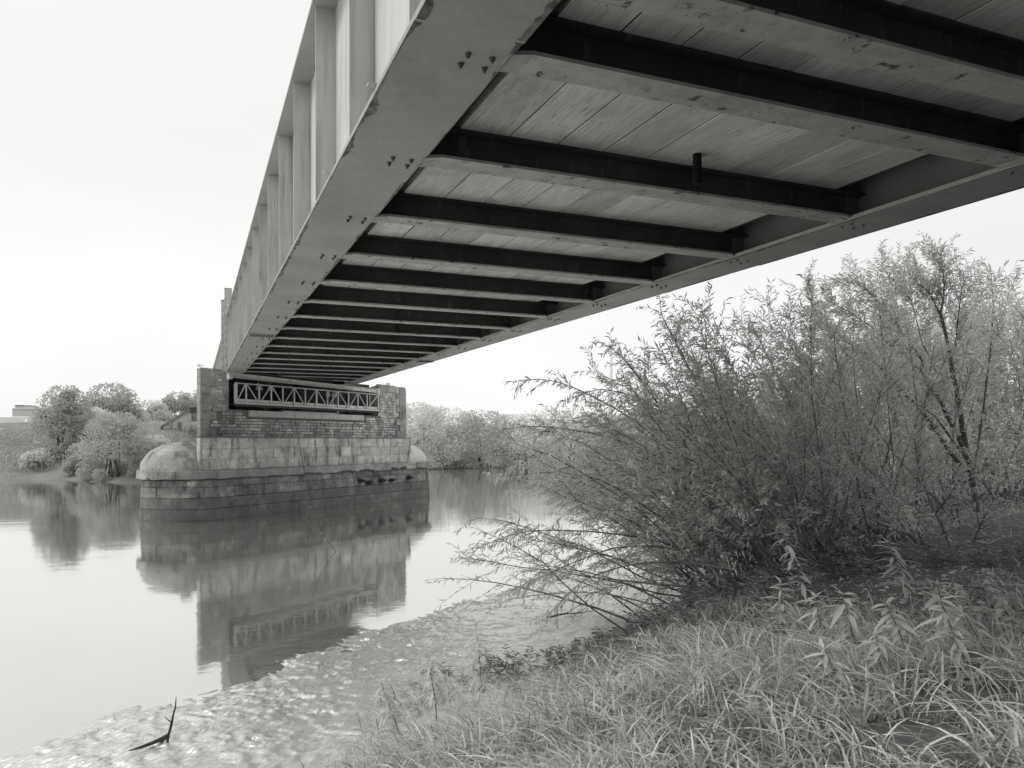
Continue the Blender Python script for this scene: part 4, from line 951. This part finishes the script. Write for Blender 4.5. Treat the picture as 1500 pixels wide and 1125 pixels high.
MB().tube([(b[0], b[1], 0), (b[0], b[1], zt * .5), (b[0], b[1], zt)], [1.9, 1.65, 1.45], 20).build('shaft', M_WHITE, ch, smooth=True)  # distance haze is put into the shaft's white colour
MB().tube([(b[0], b[1], zt), (b[0], b[1], zt + 1.2)], 1.7, 20).build('rim', M_WHITE, ch)
# ------------------------------------------------------------------ plants rooted in the masonry, and driftwood on the far shore
def tuft(name, label, c, n, L, mat, group, droop=False):
    c = np.array(c); root = empty(name, c, label, 'weed', group)
    P = c + rng.normal(0, L * .5, (n, 3)) * [1, 1, .3]; D = rng.normal(size=(n, 3)) + np.array([0, 0, -1.2 if droop else 1.2])
    ll = rng.uniform(.4, 1.1, n) * L; tag(link('foliage', leaf_mesh('foliage', P, D, ll, ll * .22, clip=False), mat, root), kind='stuff')
MG = 'weeds rooted in the pier masonry'
tuft('wall_weed', 'weed growing from the top corner of the left tower', pt(26.05, .1, 7.50), 40, .13, M_FAR2, MG)
tuft('wall_weed', 'straggly weed on the top of the right tower', pt(41.3, .3, 7.56), 40, .18, M_FAR2, MG)
tuft('wall_weed', 'dry tuft hanging below the ledge at the left nose of the pier', pt(24.6, -1.05, 1.85), 70, .22, M_FARG, MG, True)
tuft('wall_weed', 'dry plants along the crown of the left dome', pt(25.3, .2, 3.72), 120, .25, M_FARG, MG)
for i, (s, z) in enumerate(((36.6, 1.45), (37.3, 1.3), (38.6, 1.4), (39.6, 1.35), (41.5, 1.45))):
    tuft('wall_moss', ('dark moss clump below the ledge, %s of five' % ('leftmost', 'second from left', 'middle', 'second from right', 'rightmost')[i]), pt(s, -1.26, z), 260, .2, M_MOSS, 'moss clumps on the pier base', True)
for i, (x, y, a, lab) in enumerate(((70, 700, 30, 'pale dead branch lying on the far mud, leftmost'), (90, 690, -25, 'long pale dead branch slanting to the far water edge'), (118, 698, 38, 'short pale dead branch beside the round willow'), (190, 704, 10, 'low dark snag at the waterline under the round willow'))):
    b = at(x, y, 82); b[2] = float(far_h(np.array([b[0]]), np.array([b[1]]))[0]) + .3
    root = empty('dead_branch', b, lab, 'driftwood', 'dead branches on the far shore')
    d = Rv * math.cos(R_(a)) - np.array([0, 0, 1]) * math.sin(R_(abs(a))) * .6
    q = curve(b - d * 1.6 + [0, 0, .5], d, 3.6, 6, .05, .1); MB().tube(q, np.linspace(.08, .025, 6), 5).build('branch', M_PDEAD if i < 3 else M_DEAD, root, smooth=True)
    MB().tube(curve(along(q, .4)[0], d + Fv * .3 + [0, 0, .5], 1.3, 5, .05, .1), np.linspace(.04, .012, 5), 4).build('side_branch', M_PDEAD, root, smooth=True)

# flood-borne branches caught at the foot of the bush
for (x, y, a, L_, lab) in ((1060, 850, 12, 1.6, 'bare dead branch lying at the foot of the willow bush'), (1290, 838, -15, 1.3, 'dead branch on the bare earth under the bush'), (840, 905, 25, 1.1, 'grey stick stranded on the mud below the bare willow rods'), (1180, 845, 30, 1.2, 'short dead branch among the willow stems')):
    b = ground_pt(x, y); b[2] = gz(b) + .06
    root = empty('fallen_branch', b, lab, 'driftwood', 'dead branches on the near bank')
    d = Rv * math.cos(R_(a)) + Fv * math.sin(R_(a)); q = curve(b - d * L_ / 2, d + [0, 0, .06], L_, 7, .05, .12)
    MB().tube(q, np.linspace(.022, .006, 7), 6).build('branch', M_DEAD, root, smooth=True)
    for u in (.35, .6): MB().tube(curve(along(q, u)[0], d + Fv * rng.normal(0, .6) + [0, 0, .5], L_ * .35, 5, .1, .12), np.linspace(.01, .003, 5), 4).build('side_branch', M_DEAD, root, smooth=True)
# unseen near abutment, added behind the viewpoint to block light on the right bank
na = empty('unseen_near_abutment', (5.4, -6, 1), 'unseen stone abutment under the near end of the bridge, added behind the viewpoint to block light', 'abutment')
MB().box(0.6, 10.2, -9.5, -5.5, 0.5, BZ - .12).build('wall', M_ASHLAR, na)
MB().box(0.4, 10.4, -9.7, -5.3, BZ - .118, BZ - .08).build('bearing_shelf', M_CONC, na)
